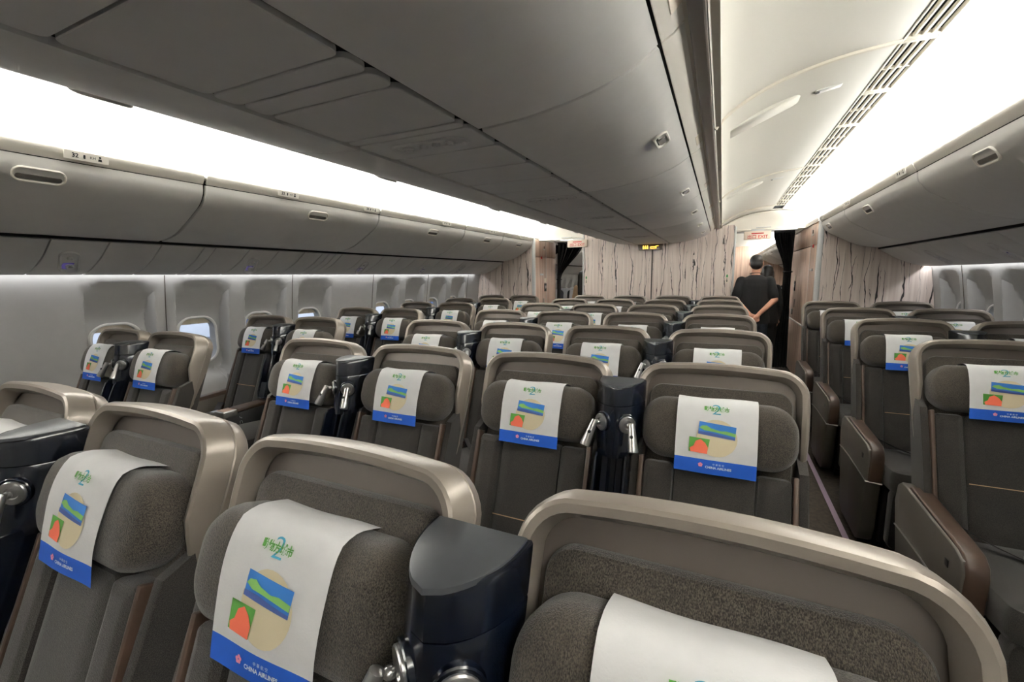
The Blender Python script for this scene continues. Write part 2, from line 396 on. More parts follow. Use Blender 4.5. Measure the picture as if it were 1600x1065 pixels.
def window(s, yc, label):
    global nwin; nwin += 1
    w = empty(f'window_{nwin}', (S(wall_d(WZ)+.105, s), yc, WZ)); tag(w, label, 'window', kind='structure')
    def T(a, b, c): return (s*c, a, b)
    # lighter bezel ring round the opening
    R = []
    for g, c in ((.0, -.012), (.006, -.020), (.016, -.020), (.024, -.010), (.024, .005)):
        R.append([T(x, y, c+.012*0) for x, y in rr(WHY+.012-.024+g, WHZ+.012-.024+g, WR+g-.012, 8)])
    loft('bezel', R, 'bezel', w, False, False)
    cush('pane', T, 0, 0, WHY*.93, WHZ*.93, WR*.93, [(0, .052), (0, .056)], 'glass', w, 8)
    sh = cush('shade', T, 0, WHZ-.028, WHY*.94, .034, .02, [(0, .030), (0, .036)], 'shade', w)
    rbox('shade_pull', -.03, .03, WHZ-.062, WHZ-.054, .026, .040, .003, 'bezel', w, T=lambda a, b, c: T(a, b, c))
    return w
LW = [1.69, 2.254, 2.822, 3.385, 4.527, 5.09, 5.655, 6.221]
RW = [5.83, 5.26, 4.70, 4.13, 3.57, 3.0]
ordn = ['first', 'second', 'third', 'fourth', 'fifth', 'sixth', 'seventh', 'eighth']
for s, wins, side in ((-1, LW, 'left'), (1, sorted(RW), 'right')):
    wl = empty('wall_'+side); tag(wl, f'pale grey sidewall panels with scooped window reveals on the {side}', 'wall', kind='structure')
    ycur = YF; h = .28
    for y in wins:
        if y-h > ycur+1e-3: blank_cell(s, ycur, y-h, wl)
        window_cell(s, y, h, wl); ycur = y+h
    yend = 6.9 if s < 0 else 6.2
    if ycur < yend: blank_cell(s, ycur, yend, wl)
    seams = [.84, 1.97, 3.10, 4.24, 5.373, 6.5] if s < 0 else [2.16, 3.29, 4.42, 5.545]
    for y in seams:
        tube('panel_seam', [(S(wall_d(z)-.001, s), y, z) for z in (1.53, 1.4, 1.2, 1.0, .75, .5, .3, .02)], .0035, 'shell_in', wl, 6)
    for i, y in enumerate(wins):
        if side == 'left': window(s, y, f'rounded cabin window on the left wall, {ordn[i]} from the camera')
        else: window(s, y, f'rounded cabin window on the right wall, {ordn[len(wins)-1-i]} from the streaked partition')
    # economy section walls beyond the closets, with closed shades built as plain scoops
    for k in range(12):
        y = 8.75 + .565*k
        window_cell(s, y, .2825, wl)
        cush('closed_shade', lambda a, b, c, y=y: (S(wall_d(WZ+b)+.085+c, s), y+a, WZ+b), 0, 0, WHY, WHZ, WR, [(0, 0), (0, .006)], 'bezel', wl)
    blank_cell(s, 6.9 if s < 0 else 6.2, 8.4675, wl); blank_cell(s, 8.75+.565*11+.2825, YE, wl)
for nm, y, lb in (('wall_front', YF, 'added grey wall closing the cabin behind the camera to contain light'), ('wall_rear', YE, 'pale bulkhead at the far end of the rear cabin')):  # front wall is added out of view to keep the light enclosed
    w = rbox(nm, X0-3.2, X0+3.2, y-.05, y, 0, 2.5, .002, 'wall' if nm == 'wall_front' else 'wood2'); tag(w, lb, 'wall', kind='structure')

# ------------------------------------------------------------------ overhead bins
BINP = [(1.925, 2.052), (1.935, 2.0), (1.975, 1.945), (2.05, 1.895), (2.225, 1.80), (2.34, 1.762), (2.47, 1.742)]
LIPP = [(1.905, 2.118), (1.899, 2.105), (1.905, 2.085), (1.924, 2.056)]
PSUP = [(2.478, 1.722), (2.55, 1.672), (2.62, 1.627), (2.76, 1.563), (2.878, 1.532)]
def rowtext(n): return n
def side_bin(s, y0, y1, yh, label, rows=None, group='overhead bins'):
    b = empty('overhead_bin', (S(1.95, s), y0, 1.9)); tag(b, label, 'overhead bin', group)
    off = Vector(b.location)
    def L(pts): return [(S(d, s)-off.x, z-off.z) for d, z in pts]
    th = .018*(1 if s < 0 else -1)
    th = -th
    g = .007
    profile_solid('door', L(smooth_prof(BINP)), th*-1 if False else th, g, y1-y0-g, 'bin', b, .006)
    profile_solid('top_lip', L(smooth_prof(LIPP, 3)), th*.6, g, y1-y0-g, 'lip', b, .004)
    body = L([(1.95, 2.1), (1.96, 2.0), (2.0, 1.95), (2.08, 1.91), (2.24, 1.83), (2.36, 1.79), (2.5, 1.77)])
    loft('body', [[(x, y, z) for x, z in body + [(body[-1][0], body[0][1])]] for y in (0, y1-y0)], 'void', b)
    # bottom rail between door and service panels, dark gap
    rbox('gap_rail', min(L([(2.462, 0)])[0][0], L([(2.485, 0)])[0][0]), max(L([(2.462, 0)])[0][0], L([(2.485, 0)])[0][0]), 0, y1-y0, 1.728-1.9, 1.752-1.9, .002, 'void', b)
    # handle on the door face
    n = Vector((-s*.86, 0, -.5)).normalized() if True else None
    c0 = Vector((S(1.952, s)-off.x, yh-y0, 1.972-1.9)); tan_ = Vector((s*.56, 0, -.83)).normalized(); nn = Vector((-s*.83, 0, -.56))
    def T(a, bb, c): return tuple(c0 + Vector((0, a, 0)) - tan_*bb + nn*c)
    R = [[T(x, y, c) for x, y in rr(.094-i, .037-i, .034-i, 6)] for i, c in ((-.001, -.012), (0, .004), (.003, .007), (.008, .006), (.010, -.006))]
    bz = loft('handle_bezel', R, 'lip', b, False, False)
    cush('handle_well', T, 0, 0, .084, .027, .026, [(0, -.014), (0, -.003)], 'void', b, 6)
    cush('latch', T, 0, -.011, .081, .013, .012, [(0, -.010), (0, -.001), (.003, .003)], 'latch', b, 6)
    for row, yp in (rows or []):
        def TP(a, bb, c, yp=yp): return (S(1.9005, s)-off.x - s*(.004+c) + s*(-bb*.25), yp-y0+(-s*a), 2.083-1.9+bb)
        pl = cush('placard', TP, 0, 0, .085, .019, .004, [(0, -.004), (0, .0)], 'lip', b)
        TT = lambda a, bb, c, TP=TP: TP(a, bb, .0012)
        text('placard_number', row, .026, TT, 'ink', pl, off=(-.045, 0), bold=.0006)
        rbox('luggage_mark', -.014, -.006, -.009, .009, .0, .001, .0004, 'ink', pl, T=lambda a, bb, c, TP=TP: TP(a, bb, c))
        text('placard_letters', 'KH' if s < 0 else 'AC', .017, TT, 'ink', pl, off=(.022, 0))
        joined('person_mark', [loft_data([[TP(.05+.005*cos(t*pi/4), .008+.005*sin(t*pi/4), .001) for t in range(8)], [TP(.05, .008, .0012)]*8], False, False), loft_data([[TP(.05-.008, -.010, .001), TP(.05+.008, -.010, .001)], [TP(.05-.006, .001, .001), TP(.05+.006, .001, .001)]], False, False, False)], 'ink', pl, False)
    return b
LB = [(-1.25, .24, -.5), (.24, 1.73, 1.007), (1.73, 3.249, 2.585), (3.249, 4.753, 4.12), (4.753, 5.80, 5.36), (5.80, 6.895, 6.40)]
LR = [None, [('32', 1.17)], [('33', 2.29), ('34', 3.12)], [('35', 4.32)], [('36', 5.42)], [('37', 6.42)]]
for i, (a, b, h) in enumerate(LB):
    if i == 0: continue
    side_bin(-1, a, b, h, f'grey overhead bin above the left windows with latch and row sign, {ordn[i-1]} from the camera', LR[i], 'overhead bins on the left side')
RB = [(.20, 1.82, 1.0), (1.82, 3.437, 2.73), (3.437, 5.15, 4.487), (5.15, 6.195, 5.90)]
for i, (a, b, h) in enumerate(RB):
    side_bin(1, a, b, h, ['grey overhead bin above the right windows mostly outside the picture', 'grey overhead bin at the right edge of the picture, above the right windows', 'grey overhead bin in the middle of the right side row', 'short grey overhead bin next to the right streaked partition'][i], [None, None, [('34', 3.62), ('35', 4.93)], [('36', 6.05)]][i], 'overhead bins on the right side')
# plain fillers toward the camera's back and in the rear cabin
for s in (-1, 1):
    for k, (a, b) in enumerate(((8.42, 9.9), (9.9, 11.4), (11.4, 12.9), (12.9, 14.4), (14.4, 15.98))):
        side_bin(s, a, b, (a+b)/2, f'grey overhead bin in the rear cabin beyond the {"left" if s<0 else "right"} doorway, {ordn[k]} along', group='overhead bins in the rear cabin')
    cl = empty('trim_%d' % (1 if s < 0 else 2)); tag(cl, f'grey bin row running back past the camera on the {"left" if s<0 else "right"}', 'trim', kind='structure')
    ye = .238 if s < 0 else .198
    th = -.018*(1 if s < 0 else -1)
    profile_solid('bin_face', [(S(d, s), z) for d, z in smooth_prof(BINP)], th, YF, ye, 'bin', cl); profile_solid('bin_lip', [(S(d, s), z) for d, z in smooth_prof(LIPP, 3)], th*.6, YF, ye, 'lip', cl)
    # shelf that carries the light strip and closes the top of the bins
    rbox('light_shelf', min(S(1.91, s), S(2.9, s)), max(S(1.91, s), S(2.9, s)), YF, YE, 2.085, 2.100, .002, 'lip', cl)
# side service panels (one object per panel)
PY_L = [-2.6, -1.2, .2, .93, 1.196, 1.463, 1.745, 2.02, 2.10, 2.36, 2.62, 2.88, 3.08, 3.16, 3.24, 3.32, 3.62, 3.92, 4.22, 4.50, 4.75, 5.05, 5.35, 5.65, 5.95, 6.3, 6.6, 6.898]
PSU_UNITS_L = [1.33, 2.49, 3.77, 4.9, 5.8]
PY_R = [-2.6, -1.2, .2, 1.2, 1.9, 2.6, 3.3, 3.9, 4.5, 5.0, 5.5, 6.198]
for s, PY, units in ((-1, PY_L, PSU_UNITS_L), (1, PY_R, [4.2, 5.25])):
    rt_ = empty('trim_%d' % (3 if s < 0 else 4)); tag(rt_, f'row of grey service panels under the bins on the {"left" if s<0 else "right"}', 'trim', kind='structure')
    th = -.014*(1 if s < 0 else -1)
    for a, b in zip(PY[:-1], PY[1:]):
        profile_solid('service_panel', [(S(d, s), z) for d, z in smooth_prof(PSUP)], th, a+.003, b-.003, 'psu', rt_, .003)
    profile_solid('backing', [(S(d+.012, s), z+.024) for d, z in PSUP] + [(S(2.935, s), 1.562)], th*.3, YF, 6.9 if s < 0 else 6.2, 'void', rt_)
    profile_solid('service_panel', [(S(d, s), z) for d, z in smooth_prof(PSUP)], th, 8.42, YE, 'psu', rt_)
    for y in units:
        c0 = Vector((S(2.665, s), y, 1.602)); tn = Vector((s*.87, 0, -.49)).normalized(); nn = Vector((-s*.49, 0, -.87))
        def T(a, b, c): return tuple(c0 + Vector((0, a, 0)) + tn*b + nn*c)
        R = [[T(x + y_*.25, y_, c) for x, y_ in rr(.052-i, .125-i, .05-i, 8)] for i, c in ((0, -.006), (.001, .005), (.005, .009), (.013, .006), (.019, -.012))]
        loft('unit_housing', R, 'psu', rt_, False, True)
        cush('tint_slot', T, 0, -.01, .026, .090, .025, [(0, -.012), (0, -.003)], 'violet', rt_)
        for bb, r_ in ((-.055, .014), (.04, .020)):
            loft('air_nozzle', [[T(bb*.25 + q*r_*cos(t*pi/8), bb + q*r_*sin(t*pi/8), c) for t in range(16)] for q, c in ((1, -.012), (1, .008), (.8, .012), (.62, .010), (.5, -.004))], 'psu', rt_, False, False)
            loft('nozzle_core', [[T(bb*.25 + q*r_*cos(t*pi/6), bb + q*r_*sin(t*pi/6), c) for t in range(12)] for q, c in ((.6, -.006), (.45, .002))], 'dark', rt_)

# centre stowage
CBR = [(.249, 1.941), (.42, 1.953), (.60, 1.985), (.72, 2.028), (.785, 2.070)]
CLIP = [(.793, 2.078), (.812, 2.100), (.820, 2.122), (.822, 2.136)]
CLIPR = [(.793, 2.078), (.822, 2.094), (.846, 2.118), (.850, 2.134)]
CSE = [-2.6, -1.1, .10, 1.304, 2.512, 3.677, 4.825, 5.85, 7.05]
CH = [None, None, .75, 1.98, 3.25, 4.32, 5.42, 6.40]
cs = empty('trim_5'); tag(cs, 'centre stowage carcass and service panel strip over the middle seats', 'trim', kind='structure')
carc = [(-.80, 2.12), (-.78, 2.09), (-.6, 2.005), (-.42, 1.972), (-.26, 1.962), (.26, 1.962), (.42, 1.972), (.6, 2.005), (.78, 2.09), (.80, 2.12)]
loft('carcass', [[(XB+x, y, z) for x, z in carc] for y in (YF, 7.06)], 'void', cs)
rbox('carcass_top', XB-.93, XB+.93, YF, 7.06, 2.118, 2.135, .002, 'rib', cs)
for i, (a, b) in enumerate(zip(CSE[:-1], CSE[1:])):
    for s in (-1, 1):
        if b < .2: 
            cb = empty('filler')
            bpy.data.objects.remove(cb)
            profile_solid('door_filler', [(S(d, s, XB), z) for d, z in smooth_prof(CBR)], .018*(1 if s > 0 else -1), a+.004, b-.004, 'bin', cs, .006)
            profile_solid('lip_filler', [(S(d, s, XB), z) for d, z in (CLIP if s < 0 else CLIPR)], .01*(1 if s > 0 else -1), a+.004, b-.004, 'lip', cs, .003)
            continue
        cb = empty('centre_bin', (XB, a, 1.95)); w = ordn[i-2]
        tag(cb, f'grey centre overhead bin with curved door facing the {"right" if s>0 else "left"} aisle, {w} from the camera', 'overhead bin', f'centre overhead bins facing the {"right" if s>0 else "left"} aisle')
        P = [(s*d, z-1.95) for d, z in smooth_prof(CBR)]
        profile_solid('door', P, .018*(1 if s > 0 else -1), .004, b-a-.004, 'bin', cb, .010)
        profile_solid('top_lip', [(s*d, z-1.95) for d, z in (CLIP if s < 0 else CLIPR)], .01*(1 if s > 0 else -1), .004, b-a-.004, 'lip', cb, .003)
        if CH[i]:
            c0 = Vector((s*.715, CH[i]-a, 2.024-1.95)); tn = Vector((s*.85, 0, .52)).normalized(); nn = Vector((s*.52, 0, -.85))
            def T(u, v, c): return tuple(c0 + Vector((0, u, 0)) + tn*v + nn*c)
            R = [[T(x, y, c) for x, y in rr(.075-k, .030-k, .026-k, 6)] for k, c in ((-.001, -.010), (0, .004), (.003, .007), (.008, .006), (.010, -.006))]
            loft('handle_bezel', R, 'lip', cb, False, False)
            cush('handle_well', T, 0, 0, .066, .020, .018, [(0, -.010), (0, -.003)], 'void', cb, 6)
            cush('latch', T, .022, 0, .036, .016, .012, [(0, -.010), (0, -.001), (.003, .003)], 'latch', cb, 6)
            if s > 0:
                def TP(u, v, c): return (.835+v*.7+c*.7, b-a-.16-u, 2.1055-1.95+v*.7-c*.7)
                cush('placard', TP, 0, 0, .07, .016, .003, [(0, -.001), (0, .001)], 'sign', cb)
# centre strip panels
PC = [-2.6, -1.2, -.3, .35, .46, .756, .837, .923, 1.208, 1.258, 1.466, 1.743, 2.036, 2.3, 2.5, 2.72, 3.0, 3.3, 3.5, 3.7, 4.0, 4.3, 4.5, 4.7, 5.0, 5.3, 5.5, 5.7, 6.0, 6.3, 6.6, 7.05]
for a, b in zip(PC[:-1], PC[1:]):
    cush('strip_panel', lambda u, v, c, a=a, b=b: (XB+u, (a+b)/2+v, 1.941-c), 0, 0, .226, (b-a)/2-.0035, .022, [(0, -.014), (0, -.002), (.002, 0)], 'psu', cs, 4)
for y, o in ((1.36, 1), (2.61, 0), (3.60, 0), (4.6, 0), (5.6, 0)):
    def T(u, v, c): return (XB+.01+u, y+v, 1.941-c)
    R = [[T(x, y_, c) for x, y_ in rr(.155-k, .052-k, .05-k, 6)] for k, c in ((0, 0), (.002, .005), (.008, .007), (.018, .003), (.024, -.006))]
    loft('unit_housing', R, 'psu', cs, False, True)
    for u, r_ in ((-.09, .021), (-.02, .015), (.03, .015), (.085, .015)):
        loft('air_nozzle', [[T(u+q*r_*cos(t*pi/8), q*r_*sin(t*pi/8), c) for t in range(16)] for q, c in ((1, -.006), (1, .006), (.8, .010), (.6, .008), (.5, -.003))], 'psu', cs, False, False)
        loft('nozzle_core', [[T(u+q*r_*cos(t*pi/6), q*r_*sin(t*pi/6), c) for t in range(12)] for q, c in ((.62, -.005), (.5, .003))], 'dark', cs)
# rear cabin centre stowage
rc = empty('trim_6'); tag(rc, 'grey centre stowage of the rear cabin beyond the partition', 'trim', kind='structure')
full = [(-.83, 2.11), (-.8, 2.078)] + [(-d, z) for d, z in reversed(CBR[:-1])] + CBR + [(.83, 2.11)]
loft('stowage_body', [[(XB+x, y, z) for x, z in full] for y in (7.3, YE)], 'bin', rc)
# ------------------------------------------------------------------ partitions, closets, doorways
YC, YL, YR = 7.1, 6.9, 6.2
XCL, XCR = -2.83, .985
def wall_poly(name, pts, y, th, material, label, parent=None):
    o = loft(name, [[(x, yy, z) for x, z in pts] for yy in (y, y+th)], material, parent, smooth=False)
    if label: tag(o, label, 'wall', kind='structure')
    return o
wc = empty('wall_aft_centre', (0, YC, 0)); tag(wc, 'pale partition with dark vertical streaks behind the middle seats', 'wall', kind='structure')
for x0, x1 in ((-2.04, -.99), (-.966, .125)):
    loft('partition_panel', [[(x, y, z) for x, z in ((x0, 0), (x1, 0), (x1, 2.16), (x0, 2.16))] for y in (0, .05)], 'wood', wc, smooth=False)
rbox('centre_joint', -.992, -.964, .012, .05, 0, 2.1, .003, 'shell_in', wc)
for x in (-2.052, .137): rbox('edge_post', x-.014, x+.014, -.008, .058, 0, 2.14, .010, 'post', wc)
for x in (-2.0, .062):
    def T(a, b, c, x=x): return (x+a, -.001-c, 1.42+b)
    sg_ = cush('arrow_sign', T, 0, 0, .022, .065, .004, [(0, -.002), (0, .002)], 'sign', wc)
    def TA(a, b, c, x=x): return (x+a, -.0045, 1.42+b)
    mesh('arrow_mark', [TA(*p, 0) for p in ((-.004, .0), (.004, .0), (.004, -.035), (.013, -.035), (0, -.055), (-.013, -.035), (-.004, -.035))], [tuple(range(7))], 'ink', sg_, False)
    mesh('figure_mark', [TA(*p, 0) for p in ((-.010, .012), (.010, .012), (.012, .040), (.004, .055), (-.006, .052), (-.012, .035))], [tuple(range(6))], 'signgreen', sg_, False)
# left and right partitions follow the wall curve
wl_ = [(S(d-.004, -1), z) for d, z in WP if z < 1.53]
wall_poly('wall_aft_left', [(XCL, 0), (XCL, 2.1), (S(2.87, -1), 2.1), (S(2.87, -1), 1.53)] + wl_, YL, .04, 'wood', 'streaked pale partition at the end of the left window seats')
wr_ = [(S(d-.004, 1), z) for d, z in WP if z < 1.53]
wall_poly('wall_aft_right', [(XCR, 0), (XCR, 2.1), (S(2.87, 1), 2.1), (S(2.87, 1), 1.53)] + wr_, YR, .04, 'wood', 'streaked pale partition at the end of the right window seats')
# closets: wood side walls along the aisles
def closet(s, x, y0, y1, name, label):
    w = empty(name, (x, y0, 0)); tag(w, label, 'wall', kind='structure'); L_ = y1-y0
    sg = 1 if s > 0 else -1           # closet body extends away from the aisle
    def bx(nm, y_0, y_1, z0, z1, d0, d1, m, q=.003):
        a, b = sorted((sg*d0, sg*d1)); return rbox(nm, a, b, y_0, y_1, z0, z1, q, m, w)
    bx('carcass', 0.04, L_, 0, 2.11, .02, 1.2, 'wood2')
    cuts = [0.02, .52, L_] if s > 0 else [0.03, .55, L_]
    for a, b in zip(cuts[:-1], cuts[1:]):
        bx('upper_panel', a+.006, b-.006, .80, 1.80, 0, .03, 'wood2'); bx('top_panel', a+.006, b-.006, 1.812, 2.10, 0, .03, 'wood2'); bx('lower_panel', a+.006, b-.006, .03, .775, 0, .03, 'wood2')
        bx('rail', a, b, .778, .797, -.006, .03, 'post')
    for a in cuts[1:-1]: bx('joint_strip', a-.005, a+.005, .0, 2.1, -.002, .03, 'post', .002)
    bx('corner_post', -.02, .03, 0, 2.12, -.014, .04, 'post', .012)
    bx('latch_plate', cuts[1]-.16, cuts[1]-.06, 1.93, 1.955, -.008, .0, 'silver'); bx('latch_knob', cuts[1]-.115, cuts[1]-.10, 1.955, 2.0, -.008, .0, 'dark')
    bx('switch_plate', L_-.60, L_-.50, 1.22, 1.36, -.008, .0, 'dark'); bx('switch_label', L_-.60, L_-.50, 1.375, 1.45, -.004, .0, 'sign'); bx('switch_key', L_-.57, L_-.53, 1.27, 1.32, -.012, -.006, 'silver')
    bx('lock_plate', L_-.66, L_-.60, .98, 1.10, -.006, .0, 'shell'); bx('door_knob', L_-.50, L_-.40, .86, .95, -.02, .0, 'silver', .008)
    bx('small_latch', .25, .40, 1.50, 1.53, -.01, 0, 'post'); bx('pull_tab', .30, .34, 1.78, 1.82, -.01, 0, 'red')
    return w
closet(1, XCR, YR, 8.35, 'wall_closet_right', 'pinkish wood closet side with latches along the right aisle')
closet(-1, XCL, YL, 7.95, 'wall_closet_left', 'pinkish wood closet side with latches along the left aisle')
# the bin lip runs on above the closets, boxed in
n6 = 7
for s, y0, y1 in ((-1, YL, 8.40), (1, YR, 8.40)):
    b = empty('trim_%d' % n6); n6 += 1; tag(b, f'cream fascia above the {"left" if s<0 else "right"} closet', 'trim', kind='structure')
    profile_solid('fascia', [(S(1.900, s), 2.122), (S(1.897, s), 2.1), (S(1.905, s), 2.07)], .02*s, y0+.042, y1, 'lip', b)
# headers over the aisles
def header(s, name, label):
    h = empty(name, (0, 0, 0)); tag(h, label, 'trim', kind='structure')
    arch = [(S(d, s), z-.012) for d, z in smooth_prof(CE + [(1.61, 2.335)] + CE2[1:])]
    base = [(S(1.96, s), 2.072), (S(.84, s), 2.072)]
    pts = arch + base
    cx = sum(p[0] for p in pts)/len(pts); cz = 2.2
    def sc(f): return [(cx+(x-cx)*f, cz+(z-cz)*f) for x, z in pts]
    loft('header_panel', [[(x, 7.16, z) for x, z in pts], [(x, 7.12, z) for x, z in pts], [(x, 7.112, z) for x, z in sc(.97)], [(x, 7.118, z) for x, z in sc(.9)], [(x, 7.122, z) for x, z in sc(.86)]], 'ceil', h)
    rbox('curtain_track', min(S(.9, s), S(1.95, s)), max(S(.9, s), S(1.95, s)), 7.88, 7.92, 2.10, 2.13, .004, 'post', h)
    rbox('header_vent', min(S(1.32, s), S(1.5, s)), max(S(1.32, s), S(1.5, s)), 7.10, 7.118, 2.10, 2.112, .002, 'post', h)
header(1, 'trim_9', 'cream arched header over the right aisle doorway'); header(-1, 'trim_10', 'cream arched header over the left aisle doorway')
def exit_sign(x, y, label):
    e = empty('exit_sign', (x, y, 2.0)); tag(e, label, 'sign', 'exit signs over the doorways')
    cush('housing', lambda a, b, c: (a, -c, b), 0, 0, .165, .058, .012, soft(-.02, .02, .005), 'sign', e)
    T = lambda a, b, c: (a, -.0212, b)
    text('exit_lettering', '出口 EXIT', .058, T, 'red', e, off=(.0, -.022), bold=.0008)
    cush('lamp_strip', lambda a, b, c: (a, -.02-c, b), 0, .026, .075, .007, .003, [(0, 0), (0, .002)], 'red', e)
    rbox('bracket', -.08, .08, -.006, .006, .052, .085, .002, 'post', e)
exit_sign(.41, 7.09, 'cream exit sign with red lettering over the right doorway'); exit_sign(-2.15, 7.09, 'cream exit sign with red lettering over the left doorway, partly hidden')
# lit lavatory sign under the centre stowage
ls = empty('lavatory_sign', (-1.0, 7.03, 1.925)); tag(ls, 'smoked hanging sign with amber lit figures in front of the centre partition', 'sign')
loft('plate', [[(x, y, z) for x, z in ((-.18, .02), (.18, .02), (.17, -.075), (-.17, -.075))] for y in (-.006, .006)], 'smoke', ls, smooth=False)
rbox('mount', -.19, .19, -.02, .02, .012, .03, .003, 'psu', ls)
for k in range(3):
    x = -.10 + k*.030
    joined('figure_mark', [loft_data([[(x-.008, -.0075, -.055), (x+.008, -.0075, -.055)], [(x-.009, -.0075, -.022), (x+.009, -.0075, -.022)]], False, False, False), loft_data([[(x+.007*cos(t*pi/4), -.0075, -.011+.007*sin(t*pi/4)) for t in range(8)], [(x, -.0075, -.011)]*8], False, False)], 'amber', ls, False)
joined('bar_mark', [loft_data([[(a, -.0075, z0), (b, -.0075, z0)], [(a, -.0075, z1), (b, -.0075, z1)]], False, False, False) for a, b, z0, z1 in ((.0, .085, -.052, -.044), (.0, .085, -.030, -.022), (.0, .007, -.052, -.022), (.078, .088, -.052, -.012), (.088, .118, -.018, -.010))], 'amber', ls, False)
# curtains
def curtain(name, x0, x1, y, ztop, tie, label, zb=.03, bottom=None):
    """pleated cloth gathered: tie = (xa, xb, z)"""
    c = empty(name, ((x0+x1)/2, y, 0)); tag(c, label, 'curtain', 'black aisle curtains'); cx = (x0+x1)/2
    rings = []; N = 56; lev = 26
    zlo = zb
    for i in range(lev+1):
        t = i/lev; z = ztop + (zlo-ztop)*t
        if z > tie[2]: q = sstep((ztop-z)/(ztop-tie[2])); a = x0+(tie[0]-x0)*q; b = x1+(tie[1]-x1)*q; amp = .045-.012*q
        else:
            q = sstep((tie[2]-z)/(tie[2]-zlo)); ba, bb = bottom or tie[:2]; a = tie[0]+(ba-tie[0])*q; b = tie[1]+(bb-tie[1])*q; amp = .035+.01*q
        front = [(a+(b-a)*k/N-cx, amp*sin(k/N*2*pi*7 + .5*sin(3*z+k*.2)) + .012*sin(k*1.7+z*2), z) for k in range(N+1)]
        rings.append(front)
    V, F = loft_data(rings, False, False, False)
    o = mesh('pleated_cloth', V, F, 'curtain', c); md = o.modifiers.new('thick', 'SOLIDIFY'); md.thickness = .008
    tx0, tx1, tz = tie
    tube('tie_band', [((tx0+tx1)/2-cx + ((tx1-tx0)/2+.012)*cos(t*pi/8), .058*sin(t*pi/8), tz) for t in range(17)], .010, 'curtain', c, 6)
    rbox('heading_tape', x0-cx, x1-cx, -.035, .035, ztop-.02, ztop+.015, .006, 'curtain', c)
curtain('aisle_curtain', .68, .945, 7.9, 2.10, (.845, .935, 1.50), 'gathered black curtain tied back beside the right closet', bottom=(.73, .965))
curtain('aisle_curtain', -2.80, -2.30, 7.99, 2.09, (-2.805, -2.745, 1.42), 'gathered black curtain tied back beside the left closet', zb=.25, bottom=(-2.81, -2.76))
# ------------------------------------------------------------------ seats
TH = radians(21); ST_, CT_ = sin(TH), cos(TH); ZT = 1.18
KX = .95
def B(x, s, n): return (x*KX, s*ST_ - n*CT_, ZT + s*CT_ + n*ST_)
def TB(x, s, n): return B(x, s, n)
# head cover path in (s, n): over the top of the headrest and down its front
HS, HN = -.212, .115
COVER_PATH = [(-.160, .010), (-.132, .012), (-.120, .024), (-.1155, .045), (-.1155, .080), (-.119, .1005), (-.130, .1175), (-.147, .1245), (-.172, .1285), (-.2, .1300), (-.225, .1298), (-.25, .1280), (-.275, .1255), (-.30, .121), (-.325, .116), (-.335, .114)]
_cl = [0.0]
for a, b in zip(COVER_PATH[:-1], COVER_PATH[1:]): _cl.append(_cl[-1]+math.hypot(b[0]-a[0], b[1]-a[1]))
V0 = _cl[5]            # fold line from which the front is measured
VL = _cl[-1]-V0
CW = .108
def cover_pt(u, v, off=0.0):
    """u across, v metres below the fold along the cloth"""
    q = max(0, min(_cl[-1]-1e-6, v+V0)); i = max(k for k in range(len(_cl)-1) if _cl[k] <= q)
    t = (q-_cl[i])/(_cl[i+1]-_cl[i]); a, b = COVER_PATH[i], COVER_PATH[i+1]
    s = a[0]+(b[0]-a[0])*t; n = a[1]+(b[1]-a[1])*t
    dx, dy = b[0]-a[0], b[1]-a[1]; l = math.hypot(dx, dy); nx, ny = dy/l, -dx/l
    wob = .0030 + .0014*sin(u*34+v*9) + .0010*sin(v*40+u*15)
    return B(u/KX, s + nx*(off+wob), n + ny*(off+wob))
def flat(name, poly, off, material, parent, sub=2):
    """fill a polygon in cover coordinates (u, v-down fraction of the front)"""
    bm = bmesh.new(); vs = [bm.verts.new((u, v, 0)) for u, v in poly]; bm.faces.new(vs)
    bmesh.ops.triangulate(bm, faces=bm.faces)
    for _ in range(sub): bmesh.ops.subdivide_edges(bm, edges=bm.edges, cuts=1, use_grid_fill=True)
    bm.verts.index_update()
    V = [cover_pt(v.co.x, v.co.y, off) for v in bm.verts]; F = [tuple(v.index for v in f.verts) for f in bm.faces]; bm.free()
    return mesh(name, V, F, material, parent)
